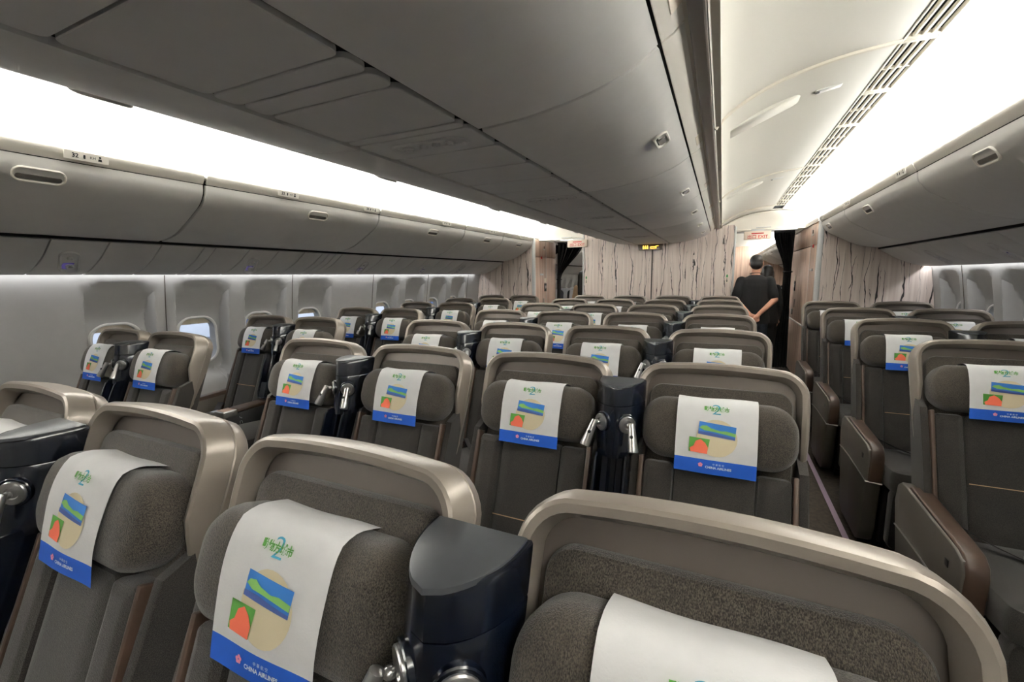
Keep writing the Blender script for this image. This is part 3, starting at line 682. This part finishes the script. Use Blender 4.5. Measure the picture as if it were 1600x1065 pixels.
def build_cover(parent):
    vb = VL*.825
    def grid(v0, v1, nv, m, nm, par, o):
        rings = [[cover_pt(-CW+2*CW*j/12, v0+(v1-v0)*i/nv, o) for j in range(13)] for i in range(nv+1)]
        ob = loft(nm, rings, m, par, False, False, closed=False); return ob
    c = grid(-V0, vb, 24, 'cloth', 'head_cover', parent, .002); c['label'] = 'white paper head cover with printed picture and blue hem'
    grid(vb-.0005, VL, 6, 'blue', 'blue_hem', c, .0021)
    T = lambda a, b, o: (lambda x, y, z=0: cover_pt(x+a, b-y, o))
    # title: large blue numeral behind green characters
    text('title_numeral', '2', .042, T(.0, VL*.2, .0026), 'p_sky', c, bold=-.0004, sx=1.3)
    text('title_lettering', '動物方城市', .0135, T(0, VL*.195, .0054), 'p_green', c, bold=.0004)
    cy, cx = VL*.545, .003
    flat('cream_disc', [(cx+.054*cos(t*pi/14), cy+.052*sin(t*pi/14)) for t in range(28)], .0034, 'p_cream', c)
    def rot(pts, a, ox, oy): return [(.815*(ox+x*cos(a)-y*sin(a)), oy+.9*(x*sin(a)+y*cos(a))) for x, y in pts]
    flat('landscape_sky', rot([(-.060, -.020), (.060, -.020), (.060, .020), (-.060, .020)], .07, .004, VL*.45), .0042, 'p_blue', c)
    flat('landscape_field', rot([(-.058, .0), (-.050, -.008), (-.034, -.010), (-.02, -.004), (.01, .000), (.03, -.003), (.060, .0), (.060, .010), (.03, .008), (-.01, .006), (-.04, .006)], .07, .004, VL*.45), .0050, 'p_field', c)
    flat('landscape_river', rot([(-.060, .011), (-.02, .010), (.02, .013), (.060, .014), (.060, .020), (-.060, .020)], .07, .004, VL*.45), .0049, 'p_river', c)
    flat('green_square', rot([(-.034, -.023), (.034, -.023), (.028, .023), (-.033, .023)], .03, -.052, VL*.655), .0044, 'p_green', c)
    flat('coral_hill', rot([(-.026, .023), (-.03, .012), (-.018, .004), (-.012, -.012), (-.004, -.006), (.004, -.020), (.012, -.008), (.02, -.010), (.030, .004), (.028, .023)], .03, -.052, VL*.655), .0052, 'p_coral', c)
    # airline line on the blue hem
    hb = VL*.895
    text('airline_lettering', 'CHINA AIRLINES', .0092, T(.011, hb+.004, .0042), 'p_white', c, bold=.0003)
    text('airline_characters', '中 華 航 空', .0064, T(.011, hb-.0055, .0042), 'p_white', c)
    fl_ = []
    for k in range(5):
        a = -pi/2 + k*2*pi/5; px, py = -.036+.0036*cos(a), hb-.001+.0036*sin(a)
        pts = [cover_pt(px+.0031*cos(t*pi/4), py+.0031*sin(t*pi/4), .0040+.0002*k) for t in range(8)]
        fl_.append((pts, [tuple(range(8))]))
    joined('blossom_mark', fl_, 'p_pink', c, False)
    return c
def build_seat(arm):
    """arm: -1 armrest on the seat's -x side, +1 on its +x side"""
    r = empty('aircraft_seat')
    # --- hood shaped shell: arch swept with a lipped section
    path = []
    HW, CR = .262, .088
    for k in range(0, 9): path.append((-HW + .010*(1-k/8), -.44+.325*k/8, -1, 0))
    for k in range(1, 9):
        a = pi - k*pi/2/8; path.append((-(HW-CR)+CR*cos(a), -CR+CR*sin(a), cos(a), sin(a)))
    for k in range(1, 8):
        x = -(HW-CR)+2*(HW-CR)*k/8; path.append((x, .008*(1-(x/(HW-CR))**2), 0, 1))
    for x, s, nx, ns in reversed(path[:17]): path.append((-x, s, -nx, ns))
    rings = []; recess_ring = []; rear_ring = []
    for x, s, nx, ns in path:
        low = max(0, min(1, (-s-.20)/.24))         # front edge sweeps back toward the lower tip
        nf = .052-.09*low; lipw = .026*(1-.6*low)
        RN = -.046
        sec = [(RN, -.034), (RN+.002, -.016), (RN+.012, -.006), (-.006, 0), (-.0035, -.0025), (-.001, 0), (nf-.012, -.003), (nf, -.008), (nf+.003, -.014), (nf, -lipw), (nf-.012, -lipw-.004), (nf-.04, -lipw-.010)]
        sec = [(max(n, RN), o) for n, o in sec]
        rings.append([B(x+nx*o, s+ns*o, n) for n, o in sec])
    V, F = loft_data(rings, False, False, False)
    n = len(rings[0]); F.append(tuple(i*n for i in range(len(rings)))); 
    sh = mesh('back_shell', V, F, 'shell', r); sh['label'] = 'taupe hood shaped seat back shell'
    cush('shell_recess', TB, 0, -.24, .236, .215, .075, [(0, -.035), (0, .004), (.004, .008)], 'shell_in', r, 8)
    # --- soft parts
    cush('upper_pad', TB, 0, -.275, .216, .205, .045, soft(-.015, .034, .014, .006, .05), 'fabric2', r, 8)
    hr = [(.03, .015), (.012, .019), (.003, .030), (0, .045), (0, .080), (.004, .098), (.014, .1135), (.030, .1205), (.055, .1245), (.075, .1255)]
    cush('headrest', TB, 0, HS, .224, .094, .076, hr, 'fabric2', r, 10)
    build_cover(r)
    # main back cushion: three vertical panels between side bolsters
    cy, hh = -.565, .245
    cush('back_cushion', TB, 0, cy, .117, hh, .02, soft(.0, .082, .012, .006, .03), 'fabric', r)
    for sx in (-1, 1):
        cush('back_cushion_side', TB, sx*.164, cy, .0465, hh, .016, soft(.0, .090, .014, .005, .012), 'fabric', r)
        cush('trim_strip', TB, sx*.2185, -.56, .0075, .25, .004, soft(.052, .092, .004), 'brown', r, 3)
        # side bolster with a pointed top beside the shell tip
        ol = [(-.21, -.040), (-.215, -.028), (-.30, .072), (-.52, .084), (-.80, .084), (-.80, -.045), (-.42, -.042)]
        rg = [[B(sx*x, s, n*k+.02*(1-k)) for s, n in ol] for x, k in ((.2275, .97), (.229, 1), (.249, 1), (.2525, .96))]
        loft('side_bolster', rg, 'fabric', r)
    tube('pocket_piping', [B(x, -.585, .0895) for x in (-.112, -.06, 0, .06, .112)], .0016, 'stitch', r, 6)
    # --- seat cushion, leg rest, base
    def TS(a, b, c): return (a, b, c - (b+.42)*.10)
    cush('seat_cushion', TS, 0, -.60, .207, .265, .05, soft(.355, .475, .03, .012, .1), 'fabric', r, 6)
    cush('leg_rest', lambda a, b, c: (a, -.80-c, b), 0, .26, .200, .155, .04, soft(-.02, .055, .02, .008, .08), 'fabric', r, 6)
    rbox('seat_base', -.20, .20, -.72, -.14, .06, .37, .02, 'dark', r)
    loft('back_frame', [[B(x, s, nn) for x, s in ((-.225, -.40), (.225, -.40), (.215, -.86), (-.215, -.86))] for nn in (-.045, .03)], 'dark', r, smooth=False)
    for sx in (-.17, .17): rbox('floor_leg', sx-.025, sx+.025, -.68, -.20, 0, .08, .008, 'dark', r)
    # belt lying over the cushion
    for sx in (-1, 1):
        pts = [(sx*.205, -.36, .50), (sx*.16, -.40, .535), (sx*.09, -.47, .515), (sx*.02, -.53, .505)]
        rg = [[(p[0], p[1]+d*.022, p[2]+e*.002-d*.006) for d, e in ((-1, -1), (1, -1), (1, 1), (-1, 1))] for p in pts]
        loft('belt_strap', rg, 'belt', r)
    rbox('belt_buckle', -.035, .035, -.565, -.505, .502, .522, .006, 'silver', r)
    # --- outer armrest with side panel
    a0, a1 = (.213, .278) if arm > 0 else (-.278, -.213)
    AY = .055
    prof = [(-.20, .50), (-.215, .572), (-.25, .597), (-.30, .60), (-.74, .585), (-.785, .57), (-.80, .53), (-.765, .13), (-.74, .06), (-.70, .035), (-.40, .03), (-.33, .06), (-.26, .30)]
    def pan(nm, pr, x0, x1, m, q=.004, par=r):
        pr = [(y+AY, z) for y, z in pr]
        cyy = sum(p[0] for p in pr)/len(pr); czz = sum(p[1] for p in pr)/len(pr)
        def ins(e): return [(y+(cyy-y)/max(1e-6, math.hypot(y-cyy, z-czz))*e, z+(czz-z)/max(1e-6, math.hypot(y-cyy, z-czz))*e) for y, z in pr]
        rg = [[(x, y, z) for y, z in ins(e)] for x, e in ((x0, q), (x0+q*.5, q*.2), (x0+q, 0), (x1-q, 0), (x1-q*.5, q*.2), (x1, q))]
        return loft(nm, rg, m, par)
    ar = pan('armrest_panel', prof, a0, a1, 'panel', .006)
    cap = [(-.30, .585), (-.305, .603), (-.325, .612), (-.70, .598), (-.765, .588), (-.795, .565), (-.807, .53), (-.800, .405), (-.745, .418), (-.742, .52), (-.735, .553), (-.70, .572)]
    pan('arm_cap', cap, a0-(.003 if arm > 0 else -.008), a1+(.003 if arm < 0 else -.008), 'brown', .008, ar)
    xo = a1+.001 if arm > 0 else a0-.001
    tube('trim_line', [(xo, y+AY, z) for y, z in ((-.235, .40), (-.30, .405), (-.45, .41), (-.745, .405), (-.79, .402))] + [(a0 if arm > 0 else a1, -.806+AY, .402)], .004, 'silver', ar, 6)
    rbox('release_button', min(xo, xo+arm*.002), max(xo, xo+arm*.002), -.715+AY, -.690+AY, .50, .525, .0006, 'dark', ar)
    return r
def build_divider():
    d = empty('privacy_divider')
    def plan(z, w, dep, y0, N=14):
        pts = []
        for k in range(N+1):
            t = k/N; pts.append((w*(1-t**2.3)**.64, y0-dep*t))
        return [(x, y, z) for x, y in pts] + [(-x, y, z) for x, y in reversed(pts[:-1])]
    def lean(z): return -.076 - (1.14-z)*.34
    def dep(z): return .132 - (1.14-z)*.17
    W_, D_ = .077, .150
    lev = [(1.1405, .86, .012), (1.1425, .90, .010), (1.1355, .93, .008), (1.1365, .97, .004), (1.133, .995, .001), (1.125, 1, 0), (1.075, 1, 0)]
    rg = [plan(z, W_*f, dep(z)*f, lean(z)-(.001+(1-f)*D_*.3)) for z, f, _ in lev]
    cap = loft('top_cap', list(reversed(rg[2:])), 'black', d)
    loft('top_plate', [plan(z, W_*f, D_*f, lean(z)-(1-f)*D_*.3) for z, f in ((1.132, .90), (1.1385, .90), (1.1400, .87))], 'blacktop', d)
    lv = [(1.0725, .985), (1.070, 1.0), (1.05, 1.0), (1.0, .96), (.95, .90), (.93, .86), (.915, .80)]
    loft('tower', [plan(z, W_*f, dep(z), lean(z)) for z, f in lv], 'black', d)
    # lower niche
    zz = [.92, .80, .70, .60]
    loft('niche_back', [[(x, lean(z)+y, z) for x, y in ((-.044, -.02), (.044, -.02), (.044, -.055), (-.044, -.055))] for z in zz], 'black', d, smooth=False)
    for sx in (-1, 1):
        loft('niche_side', [[(sx*x, lean(z)+y, z) for x, y in ((.040, -.02), (.0495, -.02), (.0485, -f), (.042, -f))] for z, f in ((.93, .10), (.80, .11), (.70, .11), (.60, .105))], 'black', d)
        cush('flap', lambda a, b, c, sx=sx: (sx*.023+a, lean(.84+b)-.06-c, .84+b), 0, 0, .012, .085, .010, [(0, 0), (0, .012), (.003, .016)], 'black', d)
    tube('frame_tube', [(-.046, lean(.92)-.105, .92), (-.046, lean(.80)-.115, .80), (-.046, lean(.64)-.115, .64), (-.036, lean(.61)-.112, .612), (.036, lean(.61)-.112, .612), (.046, lean(.64)-.115, .64), (.046, lean(.80)-.115, .80), (.046, lean(.92)-.105, .92)], .0045, 'black', d, 8)
    loft('bottle_pocket', [[(x, lean(z)+y, z) for x, y in ((-.040, -.05), (-.040, -.095), (-.028, -.114), (.028, -.114), (.040, -.095), (.040, -.05))] for z in (.615, .70, .722)], 'black', d)
    # two reading lamps on the slanted faces
    for sx, (hx, hy, hz) in ((-1, (-.022, -.030, -.070)), (1, (.012, -.034, -.070))):
        tt = .83; fx = lambda t: W_*.975*(1-t**2.3)**.64; zz_ = 1.018
        nrm = Vector((sx*dep(zz_)*.02, fx(tt+.01)-fx(tt-.01), 0)).normalized(); nrm = Vector((.60*sx, -.80, .06)).normalized(); c0 = Vector((sx*fx(tt), lean(zz_)-dep(zz_)*tt, zz_)) + nrm*.003
        u = Vector((-nrm.y, nrm.x, 0)); w = Vector((0, 0, 1))
        def T(a, b, c): return tuple(c0 + u*a + w*b + nrm*c)
        def disc(prof, N=20): return [[T(q*cos(2*pi*k/N), q*sin(2*pi*k/N), c) for k in range(N)] for q, c in prof]
        lp = loft('reading_lamp', disc([(.034, -.012), (.034, -.002), (.032, .0)]), 'black', d); lp['label'] = 'small silver reading lamp on a round base'
        loft('lamp_base', disc([(.0275, -.004), (.0275, .003), (.0255, .005), (.014, .005), (.012, .002), (.006, .002)]), 'chrome', lp)
        ball = c0 + nrm*.014
        loft('ball_joint', [[tuple(ball + (u*cos(2*pi*k/10) + w*sin(2*pi*k/10))*.0085*sin(t*pi/6) + nrm*.0085*cos(t*pi/6)) for k in range(10)] for t in range(7)], 'chrome', lp, False, False)
        e = c0 + nrm*.032
        tube('lamp_arm', [ball, ball*.4+e*.6, e], .0042, 'chrome', lp, 8)
        dr = Vector((hx, hy, hz)).normalized()
        tp = e - dr*.012
        head = tube('lamp_head', [tp, tp+dr*.002, tp+dr*.02, tp+dr*.082, tp+dr*.087, tp+dr*.087, tp+dr*.080], [.007, .0098, .0112, .0158, .0150, .0125, .0115], 'chrome', lp, 14)
        q = tp + dr*.042 + (Vector((0, -1, .25)) - dr*Vector((0, -1, .25)).dot(dr)).normalized()*.0128
        fu, fv = frame_from((0, -1, .3))
        loft('lamp_switch', [[tuple(q + (fu*cos(2*pi*k/10)+fv*sin(2*pi*k/10))*rr_ + Vector((0, -1, .3)).normalized()*c) for k in range(10)] for rr_, c in ((.0055, -.002), (.0055, .001), (.004, .0018))], 'dark', lp)
    # centre console armrest
    rbox('console_body', -.048, .048, -.66, -.24, .04, .565, .012, 'dark', d)
    rbox('console_pad', -.050, .050, -.58, -.22, .562, .592, .012, 'brown', d)
    cp = rbox('control_panel', -.052, .052, -.685, -.582, .545, .590, .008, 'silver', d)
    rbox('control_top', -.040, .040, -.672, -.592, .589, .592, .001, 'wood2', cp)
    for y in (-.655, -.615):
        for sx in (-1, 1):
            tube('button', [(sx*.050, y, .568), (sx*.0545, y, .568)], .006, 'chrome', cp, 10)
    for y, z in ((-.565, .525), (-.565, .49)):
        tube('seat_icon' if z > .5 else 'headphone_icon', [(.0485, y-.008, z-.008), (.0485, y-.008, z+.006), (.0485, y, z+.010), (.0485, y+.008, z+.006), (.0485, y+.008, z-.008)] if z < .5 else [(.0485, y-.007, z+.010), (.0485, y-.005, z-.002), (.0485, y+.006, z-.002), (.0485, y+.007, z-.010)], .0014, 'p_white', d, 5)
    return d
protoL, protoR, protoD = build_seat(-1), build_seat(1), build_divider()
used = {}
def place(proto, name, loc, label, cat, group, rz=0):
    if name in used: o = copy_tree(proto)
    else: o = proto; used[name] = 1
    o.location = loc; o.rotation_euler = (0, 0, rz); tag(o, label, cat, group); return o
XS = -.897; PITCH = .9888
CX = [XS-.8736, XS-.291, XS+.291, XS+.8736]; LX = [XS-2.4636, XS-1.9046]; RX = [XS+1.9046, XS+2.4636]
CY = [-.4119+PITCH*k for k in range(1, 8)]; LY = [.5007+PITCH*k for k in range(1, 7)]; RY = [1.5088+PITCH*k for k in range(1, 5)]
rown = ['nearest', 'second', 'third', 'fourth', 'fifth', 'sixth', 'farthest']
posn = ['far left', 'left of centre', 'right of centre', 'far right']
for i, y in enumerate(CY):
    dx_ = (.030, .028, .02, .012, .010, .008, .005)[i]
    for j, x in enumerate(CX):
        place(protoL if j % 2 == 0 else protoR, 'seatL' if j % 2 == 0 else 'seatR', (x+dx_, y, 0),
              f'dark grey seat, {posn[j]} of the four in the {rown[i]} middle row', 'aircraft seat', 'seats of the middle block', random.uniform(-.006, .006))
    for j in (0, 2):
        place(protoD, 'div', ((CX[j]+CX[j+1])/2+dx_, y, 0), f'black divider with two reading lamps between the {"left" if j==0 else "right"} seat pair of the {rown[i]} middle row', 'seat divider', 'black seat dividers')
for side, XX, YY in (('left', LX, LY), ('right', RX, RY)):
    for i, y in enumerate(YY):
        rn = 'farthest' if i == len(YY)-1 else rown[i]
        for j, x in enumerate(XX):
            aw = ('window', 'aisle')[j] if side == 'left' else ('aisle', 'window')[j]
            if side == 'right' and i == 0 and aw == 'window': continue
            place(protoL if j == 0 else protoR, 'seatL' if j == 0 else 'seatR', (x, y, 0), f'dark grey {aw} seat with white head cover, {rn} row of the {side} side', 'aircraft seat', f'seats along the {side} side', random.uniform(-.006, .006))
        if not (side == 'right' and i == 0 and False):
            place(protoD, 'div', ((XX[0]+XX[1])/2, y, 0), f'black divider with reading lamps between the two {side} side seats, {rn} row', 'seat divider', 'black seat dividers')
# ------------------------------------------------------------------ people
def caps(p0, p1, r0, r1, n=14):
    p0, p1 = Vector(p0), Vector(p1); d = (p1-p0).normalized(); pts = []; rad = []
    for k in range(5):
        a = -pi/2 + k*pi/8
        if k < 4: pts.append(p0 + d*r0*sin(a)); rad.append(max(r0*cos(a), 1e-3))
    pts.append(p0); rad.append(r0); pts.append((p0+p1)/2); rad.append((r0+r1)/2); pts.append(p1); rad.append(r1)
    for k in range(1, 5):
        a = k*pi/8; pts.append(p1 + d*r1*sin(a)); rad.append(max(r1*cos(a), 1e-3))
    return loft_data(tube_data(pts, rad, n))
def ellip(c, rx, ry, rz, n=18, m=10):
    rg = [[(c[0]+rx*sin(t*pi/m)*cos(2*pi*k/n), c[1]+ry*sin(t*pi/m)*sin(2*pi*k/n), c[2]+rz*cos(t*pi/m)) for k in range(n)] for t in range(m+1)]
    rg[0] = [(c[0]+1e-4*cos(2*pi*k/n), c[1]+1e-4*sin(2*pi*k/n), c[2]+rz) for k in range(n)]; rg[-1] = [(c[0]+1e-4*cos(2*pi*k/n), c[1]+1e-4*sin(2*pi*k/n), c[2]-rz) for k in range(n)]
    return loft_data(rg)
def rings_z(lst, n=24):
    return loft_data([[(cx+rx*cos(2*pi*k/n), cy+ry*sin(2*pi*k/n), z) for k in range(n)] for z, cx, cy, rx, ry in lst])
def blob(name, datas, voxel, material, parent, it=3):
    """union of closed shapes melted into one continuous surface"""
    V = []; F = []
    for v, f in datas:
        b = len(V); V += [tuple(p) for p in v]; F += [tuple(i+b for i in q) for q in f]
    me = bpy.data.meshes.new('tmp'); me.from_pydata(V, [], F)
    bm = bmesh.new(); bm.from_mesh(me); bmesh.ops.recalc_face_normals(bm, faces=bm.faces); bm.to_mesh(me); bm.free()
    o = bpy.data.objects.new('tmp', me); COL.objects.link(o)
    md = o.modifiers.new('r', 'REMESH'); md.mode = 'VOXEL'; md.voxel_size = voxel
    sm = o.modifiers.new('s', 'SMOOTH'); sm.iterations = it; sm.factor = .5
    out = bpy.data.meshes.new_from_object(o.evaluated_get(bpy.context.evaluated_depsgraph_get()))
    bpy.data.objects.remove(o)
    out.name = name
    for p in out.polygons: p.use_smooth = True
    return link_obj(name, out, parent, material, False)
def hand(wrist, palm, fdir, side, curl):
    """palm and five separate, unequal, bent fingers"""
    w, p, fd = Vector(wrist), Vector(palm), Vector(fdir).normalized(); out = []
    ax = (p-w).normalized(); lat = ax.cross(Vector(curl)).normalized()
    out.append(caps(w, w*.45+p*.55, .026, .030)); 
    for k, (o, l) in enumerate(((-.030, .062), (-.010, .074), (.010, .070), (.029, .054))):
        b = p + lat*o; out.append(caps(w*.3+p*.7+lat*o*.7, b, .016, .0115))
        m = b + (ax*.6+Vector(curl)*.4).normalized()*l*.5; e = m + (ax*.15+Vector(curl)*.85).normalized()*l*.5
        out.append(caps(b, m, .0100, .0090, 8)); out.append(caps(m, e, .0090, .0078, 8))
    tb = w*.55+p*.45 + lat*side*.030; tm = tb + (ax*.6+lat*side*.7).normalized()*.030; out.append(caps(tb, tm, .0125, .0105, 8)); out.append(caps(tm, tm+(ax+Vector(curl)*.4).normalized()*.028, .0105, .0085, 8))
    return out
def person(loc, rz, H, label, top, bottom, pose, female):
    r = empty('person', loc, rz); tag(r, label, 'person'); k = H/1.735; r.scale = (k, k, k)
    sw = .150 if female else .172
    if pose == 'behind':
        sh = [(-sw, -.01, 1.385), (sw, -.01, 1.385)]; el = [(-.242, -.075, 1.13), (.242, -.075, 1.13)]; wr = [(-.058, -.175, .935), (.062, -.180, .945)]
        hands = hand(wr[0], (.004, -.196, .893), (1, 0, -.6), -1, (.75, -.15, -.55)) + hand(wr[1], (.012, -.222, .872), (-1, 0, -.7), 1, (-.8, .1, -.5))
    else:
        sh = [(-sw, -.01, 1.375), (sw, -.01, 1.375)]; el = [(-.205, -.02, 1.10), (.205, -.02, 1.10)]; wr = [(-.20, .06, .87), (.20, .06, .87)]
        hands = hand(wr[0], (-.195, .085, .79), (0, 0, -1), 1, (.2, .45, -.85)) + hand(wr[1], (.195, .085, .79), (0, 0, -1), 1, (-.2, .45, -.85))
    body = [ellip((0, .012, 1.628), .074, .093, .108), ellip((0, .045, 1.585), .056, .062, .066), caps((0, -.012, 1.42), (0, .0, 1.56), .055, .052)]
    body += [ellip((sx*.076, .012, 1.612), .012, .022, .030) for sx in (-1, 1)]
    body += [caps((0, .100, 1.625), (0, .118, 1.598), .009, .014), caps((-.022, .094, 1.552), (.022, .094, 1.552), .009, .009)]
    body += [rings_z([(1.44, 0, -.01, .06, .055), (1.40, 0, -.01, .14, .08), (1.30, 0, 0, .165, .10), (1.12, 0, 0, .145, .095), (.98, 0, 0, .155, .10), (.88, 0, 0, .16, .105), (.82, 0, 0, .10, .09)])]
    for i in (0, 1):
        sx = (-1, 1)[i]
        body += [caps(sh[i], el[i], .050, .041), caps(el[i], wr[i], .041, .027)]
        body += [caps((sx*.085, 0, .90), (sx*.095, .01, .50), .078, .052), caps((sx*.095, .01, .50), (sx*.10, -.015, .09), .050, .036)]
    blob('body', body + hands, .0062, 'skin', r, 2)
    for sx in (-1, 1):
        joined('eye', [ellip((sx*.030, .096, 1.632), .0125, .008, .007, 12, 8)], 'eye', r)
    joined('mouth', [ellip((0, .101, 1.552), .022, .006, .006, 12, 8)], 'lips', r)
    f = .93 if female else 1
    shirt = [rings_z([(1.462, 0, -.012, .068, .062), (1.435, 0, -.012, .115*f, .082), (1.40, 0, -.01, .168*f, .10), (1.31, 0, 0, .192*f, .122), (1.15, 0, -.002, (.175 if female else .188), .122), (1.0, 0, 0, .188, .125), (.86, 0, 0, .205, .138), (.80, 0, 0, .207, .140)])]
    for i in (0, 1):
        a, b = Vector(sh[i]), Vector(el[i]); e = a.lerp(b, .80 if not female else 1.0)
        shirt.append(caps(a.lerp(b, .02), e, .066*f, .060*f))
        if female: shirt.append(caps(b, Vector(wr[i]).lerp(b, .1), .054, .042))
    so = blob('shirt', shirt, .010, top, r, 4); so['label'] = 'top of the standing person'
    legs = [rings_z([(.93, 0, 0, .172, .112), (.84, 0, 0, .186, .125), (.76, 0, 0, .17, .12)])]
    for sx in (-1, 1): legs += [caps((sx*.088, 0, .84), (sx*.10, .012, .48), .100, .078), caps((sx*.10, .012, .48), (sx*.105, -.012, .11), .076, .066)]
    blob('trousers', legs, .012, bottom, r, 3)
    for sx in (-1, 1): blob('shoe', [ellip((sx*.105, .035, .045), .050, .125, .044), caps((sx*.105, -.04, .05), (sx*.105, -.04, .09), .044, .040)], .01, 'shoe', r, 2)
    hair = [ellip((0, -.008, 1.660), .083, .100, .082), ellip((0, -.036, 1.605), .078, .074, .074)]
    if female: hair += [caps((0, -.055, 1.62), (0, -.095, 1.24), .080, .062), caps((-.055, -.03, 1.62), (-.07, -.07, 1.28), .040, .035), caps((.055, -.03, 1.62), (.07, -.07, 1.28), .040, .035)]
    blob('hair', hair, .009, 'hair', r, 2)
    if not female: tube('lanyard', [(.070*cos(t*pi/10), -.012+.068*sin(t*pi/10), 1.478+.012*sin(t*pi/10)*-1) for t in range(21)], .005, 'ink', r, 6)
    return r
person((.415, 7.0, 0), 0, 1.735, 'person in black t-shirt standing with hands clasped behind the back in right aisle', 'tee', 'jeans', 'behind', False)
person((.60, 7.62, 0), .1, 1.60, 'person with long black hair in black clothes half hidden behind the clasped hands', 'blackdress', 'blackdress', 'hang', True)
person((-2.50, 8.62, 0), -.25, 1.58, 'person with long dark hair in a beige top beyond the left doorway', 'beige', 'jeans', 'hang', True)

# ------------------------------------------------------------------ rear cabin seats
def eco_seat():
    r = empty('economy_seat')
    def T(x, s, n): return (x, s*.22-n*.975, 1.16+s*.975+n*.22)
    cush('backrest', T, 0, -.36, .215, .36, .07, soft(0, .10, .03, .01, .06), 'eseat', r, 6)
    cush('head_cover', T, 0, -.12, .15, .125, .01, [(0, -.004), (0, .108), (.004, .114), (.03, .117)], 'ecover', r)
    cush('cover_hem', T, 0, -.235, .15, .018, .003, [(0, .09), (0, .1135)], 'blue', r)
    cush('seat_cushion', ID, 0, -.40, .215, .24, .05, soft(.34, .46, .03, .01, .08), 'eseat', r)
    rbox('seat_frame', -.2, .2, -.6, -.18, .0, .35, .03, 'dark', r)
    for sx in (-.235, .235): rbox('armrest', sx-.02, sx+.02, -.55, -.16, .56, .62, .012, 'dark', r)
    return r
pe = eco_seat(); first = True
for nm, xs, ys in (('right', (1.02, 1.55), (9.95, 10.8, 11.65, 12.5, 13.35)), ('left', (-2.93, -3.46), (9.7, 10.55, 11.4)), ('middle', (-.18, -.71), (9.9, 10.75, 11.6))):
    for i, y in enumerate(ys):
        for j, x in enumerate(xs):
            o = pe if first else copy_tree(pe); first = False; o.location = (x, y, 0)
            tag(o, f'dark seat with white headrest in the rear cabin, {nm} block, {rown[i]} row, {"aisle" if j==0 else "inner"} place', 'seat', 'seats in the rear cabin')
ob = empty('storage_box', (.90, 9.0, 0)); tag(ob, 'orange brown open box low on the floor beyond the right curtain', 'box')
rbox('box_body', -.13, .13, -.13, .13, .0, .52, .012, 'orange', ob); rbox('box_rim', -.14, .14, -.14, .14, .515, .545, .008, 'wood2', ob); rbox('box_front', -.11, .11, -.135, -.128, .30, .48, .003, 'brown', ob)

# ------------------------------------------------------------------ outside the windows
ap = mesh('apron_ground', [(-90, -60, -3.6), (90, -60, -3.6), (90, 90, -3.6), (-90, 90, -3.6)], [(0, 1, 2, 3)], 'tarmac', smooth=False); tag(ap, 'pale concrete apron outside the cabin windows', 'ground', kind='structure')
tb = empty('terminal_building', (-15, 8, -3.6)); tag(tb, 'pale building with horizontal cladding and columns outside the left windows', 'building')
rbox('facade', -.6, 0, -34, 34, 0, 9, .02, 'termgap', tb)
for k in range(12): rbox('cladding_band', 0, .10, -34, 34, .5+.7*k, 1.05+.7*k, .02, 'term', tb)
for k in range(12): rbox('column', .1, .55, -31+5.4*k, -30.3+5.4*k, 0, 9, .03, 'termcol', tb)
rbox('eave', -.6, 1.6, -34, 34, 8.6, 9.3, .05, 'termcol', tb)
